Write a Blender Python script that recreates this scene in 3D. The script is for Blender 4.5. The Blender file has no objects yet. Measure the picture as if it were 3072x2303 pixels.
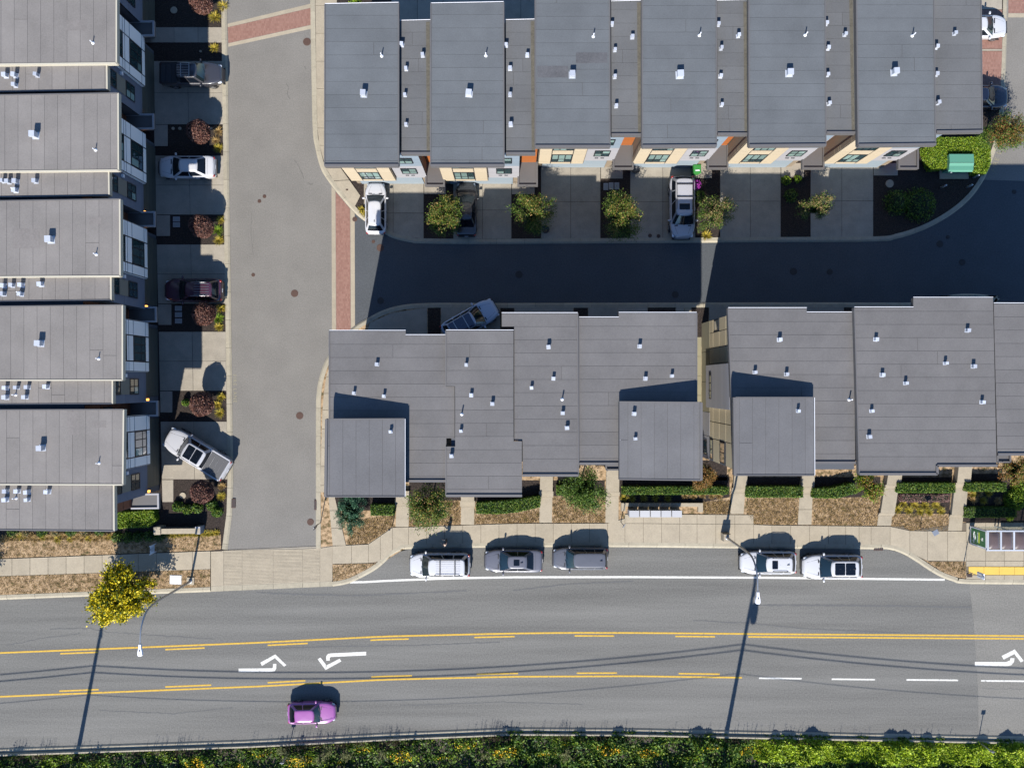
import bpy, bmesh, math, random
from mathutils import Vector, Matrix
random.seed(11)
scene = bpy.context.scene
COL = scene.collection

# ------------------------------------------------------------------ camera
S, CU, CV, FPX = 36.5, 1536.0, 1151.5, 2484.0      # px per metre on the ground, image centre, focal length in px
H = FPX / S                                        # flying height of the drone
cam_d = bpy.data.cameras.new('camera'); cam = bpy.data.objects.new('camera', cam_d); COL.objects.link(cam)
cam_d.sensor_fit = 'HORIZONTAL'; cam_d.sensor_width = 36.0; cam_d.lens = FPX / 3072.0 * 36.0
cam_d.clip_start = 0.5; cam_d.clip_end = 3000.0
cam.location = (0, 0, H); cam.rotation_euler = (0, 0, 0)
scene.camera = cam

# ------------------------------------------------------------------ light
SUN_EL = math.radians(40.0)
SUN_H = Vector((0.187, 0.982, 0)).normalized()     # where the shadows run
sun_dir = Vector((SUN_H.x * math.cos(SUN_EL), SUN_H.y * math.cos(SUN_EL), -math.sin(SUN_EL)))
world = bpy.data.worlds.new('World'); scene.world = world; world.use_nodes = True
wn = world.node_tree.nodes; wl = world.node_tree.links
bg = wn['Background']; sky = wn.new('ShaderNodeTexSky'); sky.sky_type = 'NISHITA'
sky.sun_disc = False; sky.sun_elevation = SUN_EL
sky.sun_rotation = math.atan2(-SUN_H.x, -SUN_H.y) % (2 * math.pi)
sky.air_density = 1.0; sky.dust_density = 0.0; sky.ozone_density = 8.0
wl.new(sky.outputs[0], bg.inputs[0]); bg.inputs[1].default_value = 0.115
sun_d = bpy.data.lights.new('sun', 'SUN'); sun = bpy.data.objects.new('sun', sun_d); COL.objects.link(sun)
sun_d.energy = 5.0; sun_d.angle = math.radians(0.53); sun_d.color = (1.0, 0.955, 0.885)
sun.rotation_euler = sun_dir.to_track_quat('-Z', 'Y').to_euler(); sun.location = (-10, -60, 60)
vs = scene.view_settings; vs.view_transform = 'Standard'; vs.look = 'None'; vs.gamma = 1.0
vs.use_curve_mapping = False; vs.exposure = 1.0
cy = scene.cycles
cy.max_bounces = 7; cy.diffuse_bounces = 4; cy.glossy_bounces = 3; cy.transmission_bounces = 4; cy.transparent_max_bounces = 8
cy.use_denoising = True; cy.caustics_reflective = False; cy.caustics_refractive = False
cy.sample_clamp_indirect = 8.0; cy.blur_glossy = 0.5

# ------------------------------------------------------------------ coordinates
def I(u, v, h=0.0):
    """photo pixel of a point known to be h metres up -> world"""
    k = (1 - h / H) / S
    return Vector(((u - CU) * k, (CV - v) * k, h))
def G(u, v, z=0.0):
    """ground-plan pixel -> world, at level z"""
    return Vector(((u - CU) / S, (CV - v) / S, z))
def gpx(u, v, h):
    """photo pixel at height h -> ground-plan pixel under it"""
    k = 1 - h / H
    return (CU + (u - CU) * k, CV + (v - CV) * k)

# ------------------------------------------------------------------ materials
MATS = {}
def _n(nt, t, **kw):
    n = nt.nodes.new(t)
    for k, v in kw.items(): setattr(n, k, v)
    return n
def mat(name, col, rough=0.85, metal=0.0, grain=0.0, gs=40.0, blot=0.0, bs=0.7, rnd=0.0, bump=0.0, bsc=60.0,
        coat=0.0, spec=0.5, stretch=None, emit=0.0, alpha=1.0, obj=False):
    if name in MATS: return MATS[name]
    m = bpy.data.materials.new(name); m.use_nodes = True; nt = m.node_tree; b = nt.nodes['Principled BSDF']
    L = nt.links.new
    b.inputs['Roughness'].default_value = rough; b.inputs['Metallic'].default_value = metal
    b.inputs['Specular IOR Level'].default_value = spec
    b.inputs['Base Color'].default_value = (*col, 1)
    if coat: b.inputs['Coat Weight'].default_value = coat; b.inputs['Coat Roughness'].default_value = 0.04
    if emit: b.inputs['Emission Color'].default_value = (*col, 1); b.inputs['Emission Strength'].default_value = emit
    if alpha < 1: b.inputs['Alpha'].default_value = alpha
    vec = None
    if grain or blot or bump:
        if obj: vec = _n(nt, 'ShaderNodeTexCoord').outputs['Object']
        else: vec = _n(nt, 'ShaderNodeNewGeometry').outputs['Position']
        if stretch:
            mp = _n(nt, 'ShaderNodeMapping'); mp.inputs['Scale'].default_value = stretch; L(vec, mp.inputs[0]); svec = mp.outputs[0]
        else: svec = vec
    fac = None
    def add(src, amp):
        nonlocal fac
        s = _n(nt, 'ShaderNodeMath', operation='MULTIPLY_ADD'); s.inputs[1].default_value = amp * 2; s.inputs[2].default_value = -amp
        L(src, s.inputs[0])
        a = _n(nt, 'ShaderNodeMath', operation='ADD')
        if fac is None: a.inputs[1].default_value = 1.0
        else: L(fac, a.inputs[1])
        L(s.outputs[0], a.inputs[0]); fac = a.outputs[0]
    if grain:
        t = _n(nt, 'ShaderNodeTexNoise'); t.inputs['Scale'].default_value = gs; t.inputs['Detail'].default_value = 2; t.inputs['Roughness'].default_value = 0.7
        L(vec, t.inputs['Vector']); add(t.outputs['Fac'], grain)
    if blot:
        t = _n(nt, 'ShaderNodeTexNoise'); t.inputs['Scale'].default_value = bs; t.inputs['Detail'].default_value = 5; t.inputs['Roughness'].default_value = 0.6
        L(svec, t.inputs['Vector']); add(t.outputs['Fac'], blot)
    if rnd:
        o = _n(nt, 'ShaderNodeObjectInfo'); add(o.outputs['Random'], rnd)
    if fac is not None:
        vm = _n(nt, 'ShaderNodeVectorMath', operation='SCALE'); vm.inputs[0].default_value = col
        L(fac, vm.inputs['Scale']); L(vm.outputs[0], b.inputs['Base Color'])
    if bump:
        t = _n(nt, 'ShaderNodeTexNoise'); t.inputs['Scale'].default_value = bsc; t.inputs['Detail'].default_value = 3
        L(vec, t.inputs['Vector']); bp = _n(nt, 'ShaderNodeBump'); bp.inputs['Strength'].default_value = bump; bp.inputs['Distance'].default_value = 0.02
        L(t.outputs['Fac'], bp.inputs['Height']); L(bp.outputs[0], b.inputs['Normal'])
    MATS[name] = m; return m
def ramp_mat(name, cols, rough=0.6, mode='island', scale=6.0, detail=4, spec=0.3, trans=0.0, bump=0.0, contrast=(0.3, 0.7)):
    """colour picked from a list: per loose leaf ('island') or by world noise ('noise')"""
    if name in MATS: return MATS[name]
    m = bpy.data.materials.new(name); m.use_nodes = True; nt = m.node_tree; b = nt.nodes['Principled BSDF']; L = nt.links.new
    b.inputs['Roughness'].default_value = rough; b.inputs['Specular IOR Level'].default_value = spec
    r = _n(nt, 'ShaderNodeValToRGB'); e = r.color_ramp.elements
    n = len(cols)
    lo, hi = (0.0, 1.0) if mode == 'island' else contrast
    while len(e) < n: e.new(0.5)
    for i, c in enumerate(cols):
        e[i].position = lo + (hi - lo) * i / max(1, n - 1); e[i].color = (*c, 1)
    g = _n(nt, 'ShaderNodeNewGeometry')
    if mode == 'island': L(g.outputs['Random Per Island'], r.inputs[0])
    else:
        t = _n(nt, 'ShaderNodeTexNoise'); t.inputs['Scale'].default_value = scale; t.inputs['Detail'].default_value = detail; t.inputs['Roughness'].default_value = 0.65
        L(g.outputs['Position'], t.inputs['Vector']); L(t.outputs['Fac'], r.inputs[0])
        if bump:
            bp = _n(nt, 'ShaderNodeBump'); bp.inputs['Strength'].default_value = bump; bp.inputs['Distance'].default_value = 0.06
            t2 = _n(nt, 'ShaderNodeTexNoise'); t2.inputs['Scale'].default_value = 14; t2.inputs['Detail'].default_value = 4
            L(g.outputs['Position'], t2.inputs['Vector']); L(t2.outputs['Fac'], bp.inputs['Height']); L(bp.outputs[0], b.inputs['Normal'])
    L(r.outputs[0], b.inputs['Base Color'])
    if trans:
        tr = _n(nt, 'ShaderNodeBsdfTranslucent'); L(r.outputs[0], tr.inputs[0])
        mx = _n(nt, 'ShaderNodeMixShader'); mx.inputs[0].default_value = trans
        L(b.outputs[0], mx.inputs[1]); L(tr.outputs[0], mx.inputs[2]); L(mx.outputs[0], nt.nodes['Material Output'].inputs[0])
    MATS[name] = m; return m
def brick_mat():
    m = bpy.data.materials.new('brick_paver'); m.use_nodes = True; nt = m.node_tree; b = nt.nodes['Principled BSDF']; L = nt.links.new
    g = _n(nt, 'ShaderNodeNewGeometry'); t = _n(nt, 'ShaderNodeTexBrick')
    t.inputs['Color1'].default_value = (0.172, 0.083, 0.062, 1); t.inputs['Color2'].default_value = (0.222, 0.118, 0.090, 1); t.inputs['Mortar'].default_value = (0.17, 0.105, 0.08, 1)
    t.inputs['Scale'].default_value = 1.0; t.inputs['Brick Width'].default_value = 0.1155; t.inputs['Row Height'].default_value = 0.20; t.inputs['Mortar Size'].default_value = 0.008
    t.offset = 0.5
    L(g.outputs['Position'], t.inputs['Vector']); L(t.outputs['Color'], b.inputs['Base Color']); b.inputs['Roughness'].default_value = 0.9
    bp = _n(nt, 'ShaderNodeBump'); bp.inputs['Strength'].default_value = 0.5; bp.inputs['Distance'].default_value = 0.01; bp.invert = True
    L(t.outputs['Fac'], bp.inputs['Height']); L(bp.outputs[0], b.inputs['Normal'])
    MATS['brick'] = m; return m
brick_mat()
M = lambda n: MATS[n]
mat('asphalt', (.108, .105, .096), 0.92, grain=0.55, gs=9, blot=0.55, bs=0.55, stretch=(0.07, 1.3, 1), bump=0.25, bsc=90)
mat('asphalt_new', (.134, .128, .114), 0.92, grain=0.55, gs=9, blot=0.22, bs=0.6, stretch=(0.3, 1.2, 1), bump=0.2, bsc=90)
mat('asphalt_old', (.138, .129, .115), 0.92, grain=0.38, gs=10, blot=0.22, bs=0.35, bump=0.3, bsc=80)
mat('asphalt_lane_shaded', (.050, .055, .060), 0.9, grain=0.55, gs=9, blot=0.2, bs=0.5, bump=0.25, bsc=80)  # darker, bluer base: shade from the middle rows is put into the colour
mat('concrete', (.265, .226, .165), 0.9, grain=0.22, gs=11, blot=0.22, bs=1.3, rnd=0.06, bump=0.1)
mat('concrete_drive', (.240, .212, .168), 0.9, grain=0.22, gs=11, blot=0.30, bs=1.1, rnd=0.06, bump=0.1)
mat('concrete_kerb', (.262, .232, .172), 0.9, grain=0.22, gs=11, blot=0.25, bs=1.8, rnd=0.05, bump=0.1)
mat('tar', (0.082, 0.082, 0.080), 0.9, grain=0.4, gs=9)
mat('stain', (0.105, 0.098, 0.088), 0.9, grain=0.5, gs=8)
mat('iron_shaded', (0.030, 0.027, 0.026), 0.85)  # cover iron with the shade over the lane put into its base colour
mat('roof_dirt', (0.075, 0.068, 0.052), 0.95, grain=0.5, gs=7, blot=0.4, bs=1.5)
mat('roof_patch_dark', (0.068, 0.068, 0.072), 0.95, grain=0.4, gs=9, blot=0.4, bs=1.2)
mat('roof_patch_warm', (0.138, 0.125, 0.116), 0.95, grain=0.25, gs=9, blot=0.2, bs=1.0)
mat('pane_pale', (0.21, 0.30, 0.27), 0.06, spec=0.8, coat=0.6, rnd=0.25)  # pale blinds, with the sky's reflection also put into the base colour
mat('joint', (0.11, 0.09, 0.065), 0.95)
mat('soil', (0.05, 0.04, 0.03), 0.95, grain=0.6, gs=12, bump=0.6, bsc=25)
ramp_mat('mulch', [(0.006, 0.005, 0.004), (0.022, 0.016, 0.013), (0.060, 0.044, 0.035)], 0.95, 'noise', 14, 5, bump=0.8)
ramp_mat('dry_grass', [(0.055, 0.055, 0.018), (0.14, 0.095, 0.048), (0.27, 0.185, 0.105), (0.35, 0.25, 0.15)], 0.95, 'noise', 3.2, 14, bump=0.6, contrast=(0.34, 0.60))
ramp_mat('green_turf', [(0.03, 0.055, 0.01), (0.07, 0.10, 0.02), (0.16, 0.14, 0.05)], 0.95, 'noise', 4, 6, bump=0.8)
mat('roof_left', (.143, .131, .121), 0.93, grain=0.22, gs=11, blot=0.30, bs=0.38, rnd=0.055, bump=0.1, bsc=120)
mat('roof_top', (.080, .086, .091), 0.93, grain=0.22, gs=11, blot=0.30, bs=0.38, rnd=0.05, bump=0.1, bsc=120)
mat('roof_top_low', (.084, .085, .086), 0.93, grain=0.22, gs=11, blot=0.30, bs=0.38, rnd=0.05, bump=0.1, bsc=120)
mat('roof_mid', (.096, .091, .089), 0.93, grain=0.22, gs=11, blot=0.30, bs=0.38, rnd=0.05, bump=0.1, bsc=120)
mat('roof_pop', (.094, .092, .094), 0.93, grain=0.22, gs=11, blot=0.30, bs=0.38, rnd=0.03, bump=0.1, bsc=120)
mat('roof_base', (.052, .050, .049), 0.95)
mat('fascia', (.090, .085, .083), 0.5, blot=0.1)
mat('fascia_light', (.36, .33, .26), 0.55)
mat('white_metal', (.60, .60, .62), 0.4)
mat('galv', (.44, .46, .50), 0.45, metal=0.3, grain=0.08, gs=20, rnd=0.16)
mat('dark_metal', (0.02, 0.022, 0.026), 0.5)
mat('steel', (0.33, 0.34, 0.35), 0.4, metal=0.7)
mat('wood_pole', (0.09, 0.065, 0.045), 0.9, grain=0.3, gs=20)
mat('beige', (.37, .305, .21), 0.8, grain=0.04, gs=10, rnd=0.03)
mat('beige_wall', (.40, .33, .21), 0.8, grain=0.06, gs=10, rnd=0.03)
mat('taupe', (.19, .15, .105), 0.8, rnd=0.03)
mat('siding_grey', (.25, .245, .255), 0.75, rnd=0.04)
mat('siding_blue', (.150, .185, .215), 0.75, rnd=0.04)
mat('orange', (.26, .075, .012), 0.7, rnd=0.05)
mat('brown_wood', (0.17, 0.062, 0.03), 0.7, rnd=0.08)
mat('garage_blue', (.20, .24, .27), 0.6)
mat('white_panel', (.76, .74, .70), 0.75, rnd=0.03)
mat('navy_siding', (.115, .130, .165), 0.75, rnd=0.04)
mat('taupe_dark', (0.17, 0.16, 0.13), 0.8)
mat('garage_olive', (0.060, 0.062, 0.050), 0.6)
mat('frame_dark', (0.012, 0.014, 0.018), 0.5)
mat('wall_dark', (0.06, 0.065, 0.075), 0.85)
mat('olive_wall', (0.20, 0.18, 0.115), 0.9, blot=0.15)
mat('window_glass', (.02, .045, .045), 0.035, spec=1.0, coat=1.0)
mat('blind', (0.28, 0.36, 0.33), 0.5)
ramp_mat('yellow_paint', [(.17, .135, .07), (.37, .23, .035), (.44, .272, .036), (.45, .29, .045)], 0.8, 'noise', 6.5, 8, contrast=(0.30, 0.62))
ramp_mat('white_paint', [(.20, .195, .18), (.43, .42, .385), (.50, .49, .45), (.53, .52, .48)], 0.8, 'noise', 6.0, 8, contrast=(0.30, 0.62))
mat('faded_paint', (0.20, 0.18, 0.12), 0.85, grain=0.4, gs=14)
mat('tactile', (.48, .315, .055), 0.7, rnd=0.06, blot=0.15, bs=2)
mat('rust_iron', (.075, .042, .031), 0.8, metal=0.2, grain=0.3, gs=30)
mat('amber_lamp', (1.0, 0.42, 0.08), 0.5, emit=1.6)
mat('tyre', (0.012, 0.012, 0.013), 0.8)
mat('rim', (0.32, 0.33, 0.35), 0.3, metal=0.8)
mat('car_glass', (.006, .014, .018), 0.04, spec=0.55, coat=0.25)
mat('car_trim', (0.012, 0.012, 0.014), 0.45)
mat('tail_light', (0.20, 0.010, 0.008), 0.2, coat=0.5)
mat('dark_glass', (.004, .006, .010), 0.06, spec=0.35)
mat('head_light', (0.45, 0.47, 0.50), 0.12, coat=1.0)
mat('seam', (0.02, 0.02, 0.022), 0.8)
mat('bark', (0.07, 0.05, 0.035), 0.9, grain=0.3, gs=20)
mat('twig', (0.20, 0.13, 0.07), 0.9)
mat('core_dark', (0.008, 0.014, 0.005), 1.0)  # near-black base: shade inside the foliage is put into the colour

# ------------------------------------------------------------------ mesh helper
class MB:
    def __init__(s): s.v = []; s.f = []; s.m = []
    def add(s, vs, fs, mi=0):
        o = len(s.v); s.v.extend([tuple(p) for p in vs]); s.f.extend([tuple(i + o for i in f) for f in fs]); s.m.extend([mi] * len(fs)); return s
    def box(s, c, d, rz=0.0, mi=0, taper=1.0):
        cx, cy_, cz = c; x, y, z = d[0] / 2, d[1] / 2, d[2] / 2; ca, sa = math.cos(rz), math.sin(rz); vs = []
        for k, t in ((-1, 1.0), (1, taper)):
            for (i, j) in ((-1, -1), (1, -1), (1, 1), (-1, 1)):
                px, py = i * x * t, j * y * t
                vs.append((cx + px * ca - py * sa, cy_ + px * sa + py * ca, cz + k * z))
        return s.add(vs, [(3, 2, 1, 0), (4, 5, 6, 7), (0, 1, 5, 4), (1, 2, 6, 5), (2, 3, 7, 6), (3, 0, 4, 7)], mi)
    def prism(s, bot, top, mi=0, bottom=True):
        """bot/top: equal-length lists of points, counter-clockwise seen from above"""
        n = len(top)
        a = sum(top[i][0] * top[(i + 1) % n][1] - top[(i + 1) % n][0] * top[i][1] for i in range(n))
        if a < 0: bot = list(reversed(bot)); top = list(reversed(top))
        fs = [tuple(range(n, 2 * n))]
        if bottom: fs.append(tuple(reversed(range(n))))
        for i in range(n):
            j = (i + 1) % n; fs.append((i, j, n + j, n + i))
        return s.add(list(bot) + list(top), fs, mi)
    def tube(s, pts, rad, seg=8, mi=0, caps=True):
        pts = [Vector(p) for p in pts]; n = len(pts)
        if not isinstance(rad, (list, tuple)): rad = [rad] * n
        vs = []; fs = []; up = None
        for i, p in enumerate(pts):
            t = (pts[min(i + 1, n - 1)] - pts[max(i - 1, 0)]).normalized()
            if up is None: up = t.orthogonal().normalized()
            up = (up - t * up.dot(t)).normalized(); w = t.cross(up)
            for k in range(seg):
                a = 2 * math.pi * k / seg; vs.append(p + (up * math.cos(a) + w * math.sin(a)) * rad[i])
        for i in range(n - 1):
            for k in range(seg):
                k2 = (k + 1) % seg; fs.append((i * seg + k, i * seg + k2, (i + 1) * seg + k2, (i + 1) * seg + k))
        if caps: fs.append(tuple(reversed(range(seg)))); fs.append(tuple((n - 1) * seg + k for k in range(seg)))
        return s.add(vs, fs, mi)
    def lathe(s, c, prof, seg=16, mi=0):
        """prof: list of (radius, z)"""
        vs = []; fs = []; n = len(prof)
        for r, z in prof:
            for k in range(seg):
                a = 2 * math.pi * k / seg; vs.append((c[0] + r * math.cos(a), c[1] + r * math.sin(a), c[2] + z))
        for i in range(n - 1):
            for k in range(seg):
                k2 = (k + 1) % seg; fs.append((i * seg + k, i * seg + k2, (i + 1) * seg + k2, (i + 1) * seg + k))
        fs.append(tuple(reversed(range(seg)))); fs.append(tuple((n - 1) * seg + k for k in range(seg)))
        return s.add(vs, fs, mi)
    def mesh(s, name, mats, smooth=False):
        me = bpy.data.meshes.new(name); me.from_pydata(s.v, [], s.f)
        for m in (mats if isinstance(mats, (list, tuple)) else [mats]): me.materials.append(MATS[m] if isinstance(m, str) else m)
        if any(s.m): me.polygons.foreach_set('material_index', s.m)
        if smooth: me.polygons.foreach_set('use_smooth', [True] * len(s.f))
        me.update(); return me
    def build(s, name, mats, parent=None, smooth=False):
        return link(name, s.mesh(name, mats, smooth), parent)
def link(name, data, parent=None):
    o = bpy.data.objects.new(name, data); COL.objects.link(o)
    if parent is not None:
        o.parent = parent
        if parent.get('_wl') is not None: o.matrix_parent_inverse = Matrix.Translation(-Vector(parent['_wl']))
    return o
def thing(name, label, cat, loc=(0, 0, 0), rz=0.0, group=None, worldparts=False):
    o = bpy.data.objects.new(name, None); COL.objects.link(o); o.location = loc; o.rotation_euler = (0, 0, rz)
    o.empty_display_size = 0.3
    if worldparts: o['_wl'] = list(loc)
    return tag(o, label, cat, group)
def tag(o, label, cat, group=None):
    o['label'] = label; o['category'] = cat
    if group: o['group'] = group
    return o
def struct(o): o['kind'] = 'structure'; return o
def stuff(o): o['kind'] = 'stuff'; return o
def poly_prism(pts, z0, z1): 
    return MB().prism([(p[0], p[1], z0) for p in pts], [(p[0], p[1], z1) for p in pts])
def clip_band(poly, axis, a, b):
    """clip a polygon to a <= coord[axis] <= b"""
    def half(pl, val, keep_greater):
        out = []
        for i in range(len(pl)):
            p, q = pl[i], pl[(i + 1) % len(pl)]
            ip = (p[axis] >= val) == keep_greater or p[axis] == val; iq = (q[axis] >= val) == keep_greater or q[axis] == val
            if ip: out.append(p)
            if ip != iq:
                t = (val - p[axis]) / (q[axis] - p[axis]); out.append(tuple(p[k] + (q[k] - p[k]) * t for k in range(2)))
        return out
    r = half(poly, a, True)
    return half(r, b, False) if len(r) > 2 else []
def interp(pts, u):
    for i in range(len(pts) - 1):
        if pts[i][0] <= u <= pts[i + 1][0] or i == len(pts) - 2:
            t = (u - pts[i][0]) / (pts[i + 1][0] - pts[i][0]); return pts[i][1] + (pts[i + 1][1] - pts[i][1]) * t
def smoothline(pts, n=6):
    """Catmull-Rom through pixel points"""
    out = []
    for i in range(len(pts) - 1):
        p0, p1, p2, p3 = pts[max(i - 1, 0)], pts[i], pts[i + 1], pts[min(i + 2, len(pts) - 1)]
        for k in range(n):
            t = k / n
            out.append(tuple(0.5 * (2 * p1[d] + (p2[d] - p0[d]) * t + (2 * p0[d] - 5 * p1[d] + 4 * p2[d] - p3[d]) * t * t + (3 * p1[d] - p0[d] - 3 * p2[d] + p3[d]) * t ** 3) for d in range(2)))
    out.append(pts[-1]); return out
def offset_line(pts, d):
    """shift a pixel polyline sideways by d px (to the left of its run, seen in the photo with v down -> right-hand rule flipped)"""
    out = []
    for i in range(len(pts)):
        a = pts[max(i - 1, 0)]; b = pts[min(i + 1, len(pts) - 1)]
        tx, ty = b[0] - a[0], b[1] - a[1]; l = math.hypot(tx, ty) or 1
        out.append((pts[i][0] + ty / l * d, pts[i][1] - tx / l * d))
    return out
# ================================================================== GROUND, ROADS, PAVEMENTS
def sheet(name, px, z, m, thick=0.05, parent=None):
    pts = [G(u, v) for u, v in px]
    o = poly_prism(pts, z - thick, z).build(name, m, parent)
    return o
struct(MB().box((0, -5, -0.36), (900, 900, 0.5)).build('ground', 'soil'))

# ---- main street
N_EDGE = [(-900, 1834), (0, 1798), (633, 1774), (998, 1758), (1046, 1749), (1101, 1723), (1138, 1700), (1175, 1667), (1203, 1653), (1231, 1646), (1528, 1641),
          (1823, 1640), (2221, 1644), (2568, 1646), (2624, 1647), (2656, 1646), (2698, 1656), (2744, 1681), (2786, 1709), (2823, 1730), (2860, 1743), (2892, 1750), (3072, 1752), (4000, 1760)]
S_EDGE = [(-900, 2275), (0, 2243), (768, 2217), (1152, 2197), (1536, 2181), (1900, 2183), (2304, 2192), (3072, 2207), (4000, 2225)]
street = struct(sheet('main_street', N_EDGE + S_EDGE[::-1], 0.0, 'asphalt', 0.11))
sheet('newer_asphalt', [(2908, 1752), (2920, 1850), (2934, 2060), (2936, 2204), (4000, 2225), (4000, 1760)], 0.004, 'asphalt_new', 0.003, street)

# ---- side street, lane, east street
W_EDGE = [(679, -300), (681, 0), (691, 768), (696, 1100), (700, 1440), (697, 1540), (683, 1648)]
E_EDGE_N = [(929, -300), (931, 0), (935, 250), (938, 384), (944, 435), (962, 505), (990, 551), (1027, 597), (1064, 639), (1092, 662), (1140, 693), (1180, 715), (1231, 727), (1277, 731),
            (1536, 732), (2304, 727), (2625, 725), (2691, 716), (2751, 698), (2812, 670), (2872, 631), (2917, 589), (2947, 547), (2962, 518), (2976, 482), (2995, 425), (3010, 340), (3019, 150), (3022, 0), (3028, -300)]
E_EDGE_S = [(948, 1644), (948, 1250), (950, 1180), (960, 1125), (986, 1064), (1050, 990), (1101, 955), (1171, 923), (1273, 909), (1536, 909), (2304, 907), (2780, 907), (2815, 897), (2850, 885), (2905, 881), (2960, 885), (3000, 897), (3030, 907), (3500, 907)]
ES_N = smoothline(E_EDGE_N, 4); ES_S = smoothline(E_EDGE_S, 4)
side = struct(sheet('side_street', W_EDGE + [(948, 1644)] + [(948, 1250), (950, 1180), (960, 1125), (986, 1064), (1064, 980), (1064, 640)] + E_EDGE_N[:9][::-1], 0.0, 'asphalt_old', 0.11))
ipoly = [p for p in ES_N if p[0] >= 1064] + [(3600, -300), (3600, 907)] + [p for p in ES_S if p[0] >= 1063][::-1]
lane = struct(sheet('lane', ipoly, -0.004, 'asphalt_lane_shaded', 0.11))
sheet('lighter_asphalt', [p for p in ES_N if p[0] >= 2950] + [(3600, -300), (3600, 560), (2965, 540)], 0.002, 'asphalt_old', 0.004, lane)  # keeps the side street colour, without the shade painted into the lane

# ---- brick and concrete bands set into the asphalt
def band(px, z=0.006, name='paver_band', m='brick', parent=side): return sheet(name, px, z, m, 0.006, parent)
band([(683, 83), (931, 25), (933, 75), (685, 130)])
band([(683, 72), (931, 12), (931, 24.2), (683, 82.2)], name='concrete_band', m='concrete')
band([(685, 130.8), (933, 75.8), (934, 87), (685, 141)], name='concrete_band', m='concrete')
band([(1007, 576), (1050, 626), (1052, 986), (1009, 1040)])
band([(994.5, 559), (1006.3, 573), (1008.3, 1041), (996, 1052)], name='concrete_band', m='concrete')
band([(1051, 627), (1064, 641), (1065, 976), (1052.8, 985)], name='concrete_band', m='concrete')
band([(3026, -200), (3300, -200), (3300, 40), (3025, 40)], parent=lane)
band([(3025, 40.8), (3300, 40.8), (3300, 53), (3024, 53)], name='concrete_band', m='concrete', parent=lane)

# ---- road paint
def stripe(line, w, m, z=0.008, name='paint_line', parent=street):
    a = offset_line(line, w / 2); b = offset_line(line, -w / 2); mb = MB()
    for i in range(len(line) - 1):
        mb.add([G(*a[i], z), G(*b[i], z), G(*b[i + 1], z), G(*a[i + 1], z)], [(0, 1, 2, 3)])
    return mb.build(name, m, parent)
def vline(pts, a, b, dv=0.0, n=12): return [(a + (b - a) * i / n, interp(pts, a + (b - a) * i / n) + dv) for i in range(n + 1)]
Y1 = [(-900, 1993), (0, 1957.5), (384, 1942.5), (768, 1927), (1152, 1908), (1536, 1899), (1728, 1897), (1920, 1897.5), (2304, 1901), (3072, 1906.5), (4000, 1913)]
Y2 = [(-900, 2126), (0, 2088.5), (768, 2058), (1152, 2037.5), (1536, 2028.5), (1900, 2027), (2226, 2031.5)]
stripe(vline(Y1, -900, 4000, n=80), 5.0, 'yellow_paint', name='yellow_line')
stripe(vline(Y1, 2245, 4000, 8.6, 24), 5.0, 'yellow_paint', name='yellow_line')
stripe(vline(Y2, -900, 2226, n=60), 5.0, 'yellow_paint', name='yellow_line')
for a, b in ((-440, -320), (-130, -12), (181, 294), (496, 614), (803, 923), (1111, 1226), (1423, 1544), (1724, 1843), (2026, 2145)): stripe(vline(Y1, a, b, 9.2), 4.6, 'yellow_paint', name='yellow_dash')
for a, b in ((-440, -320), (-130, -12), (178, 296), (496, 634), (803, 916), (1114, 1236), (1430, 1554), (1730, 1851), (2036, 2159)): stripe(vline(Y2, a, b, -9.6), 4.6, 'yellow_paint', name='yellow_dash')
for a, b, v in ((2277, 2405, 2033.5), (2495, 2625, 2036.5), (2719, 2874, 2038.5), (2943, 3100, 2041.5)): stripe([(a, v - .6), (b, v + .8)], 4.8, 'white_paint', name='white_dash')
WP = [(1048, 1746), (1076, 1746), (1152, 1741.5), (1340, 1734), (1536, 1730.5), (1900, 1730), (2304, 1732), (2570, 1735), (2834, 1738)]
stripe(vline(WP, 1050, 2834, n=40), 6.2, 'white_paint', name='parking_line')
def arrow(flat, z=0.008):
    mb = MB()
    for q in flat: mb.add([G(u, v, z) for u, v in q], [tuple(range(len(q)))])
    return mb.build('turn_arrow', 'white_paint', street)
arrow([[(716, 2004), (816, 2003), (816, 2013.5), (716, 2014.5)], [(816, 2003), (819, 2000), (819, 1990), (829, 1990), (829, 2004), (824, 2012), (816, 2013.5)],
       [(781, 1986.5), (826, 1961.5), (826, 1972), (786, 1996)], [(826, 1961.5), (859, 1993.5), (852, 1998), (826, 1974)]])
arrow([[(1098.6, 1953.5), (1098.6, 1964.5), (993, 1969.5), (993, 1958.5)], [(993, 1958.5), (984, 1960), (978.5, 1967), (978.5, 1980.5), (989.5, 1980.5), (989.5, 1971.5), (993, 1969.5)],
       [(953, 1976), (961.5, 1971), (980, 1995), (976.5, 2008.5)], [(976.5, 2008.5), (978, 1995), (1019, 1974.5), (1024, 1982.5)]])
arrow([[(2924.5, 1984), (3018, 1984.5), (3022, 1996.5), (2924.5, 1996)], [(3018, 1984.5), (3030, 1980), (3031, 1973), (3043, 1973), (3042, 1984), (3034, 1994), (3022, 1996.5)],
       [(3004.5, 1966.5), (3044, 1946.5), (3044, 1960), (3011, 1977)], [(3044, 1946.5), (3071, 1981), (3062, 1985.5), (3044, 1962)]])
def lettering(txt, u, v, ang, size, m, parent, z=0.01):
    c = bpy.data.curves.new('fire_lane_lettering', 'FONT'); c.body = txt; c.size = size; c.align_x = 'CENTER'; c.align_y = 'CENTER'; c.materials.append(MATS[m]); c.space_character = 1.25
    o = bpy.data.objects.new('fire_lane_lettering', c); COL.objects.link(o); o.parent = parent; o.location = G(u, v, z); o.rotation_euler = (0, 0, math.radians(ang)); return o
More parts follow.
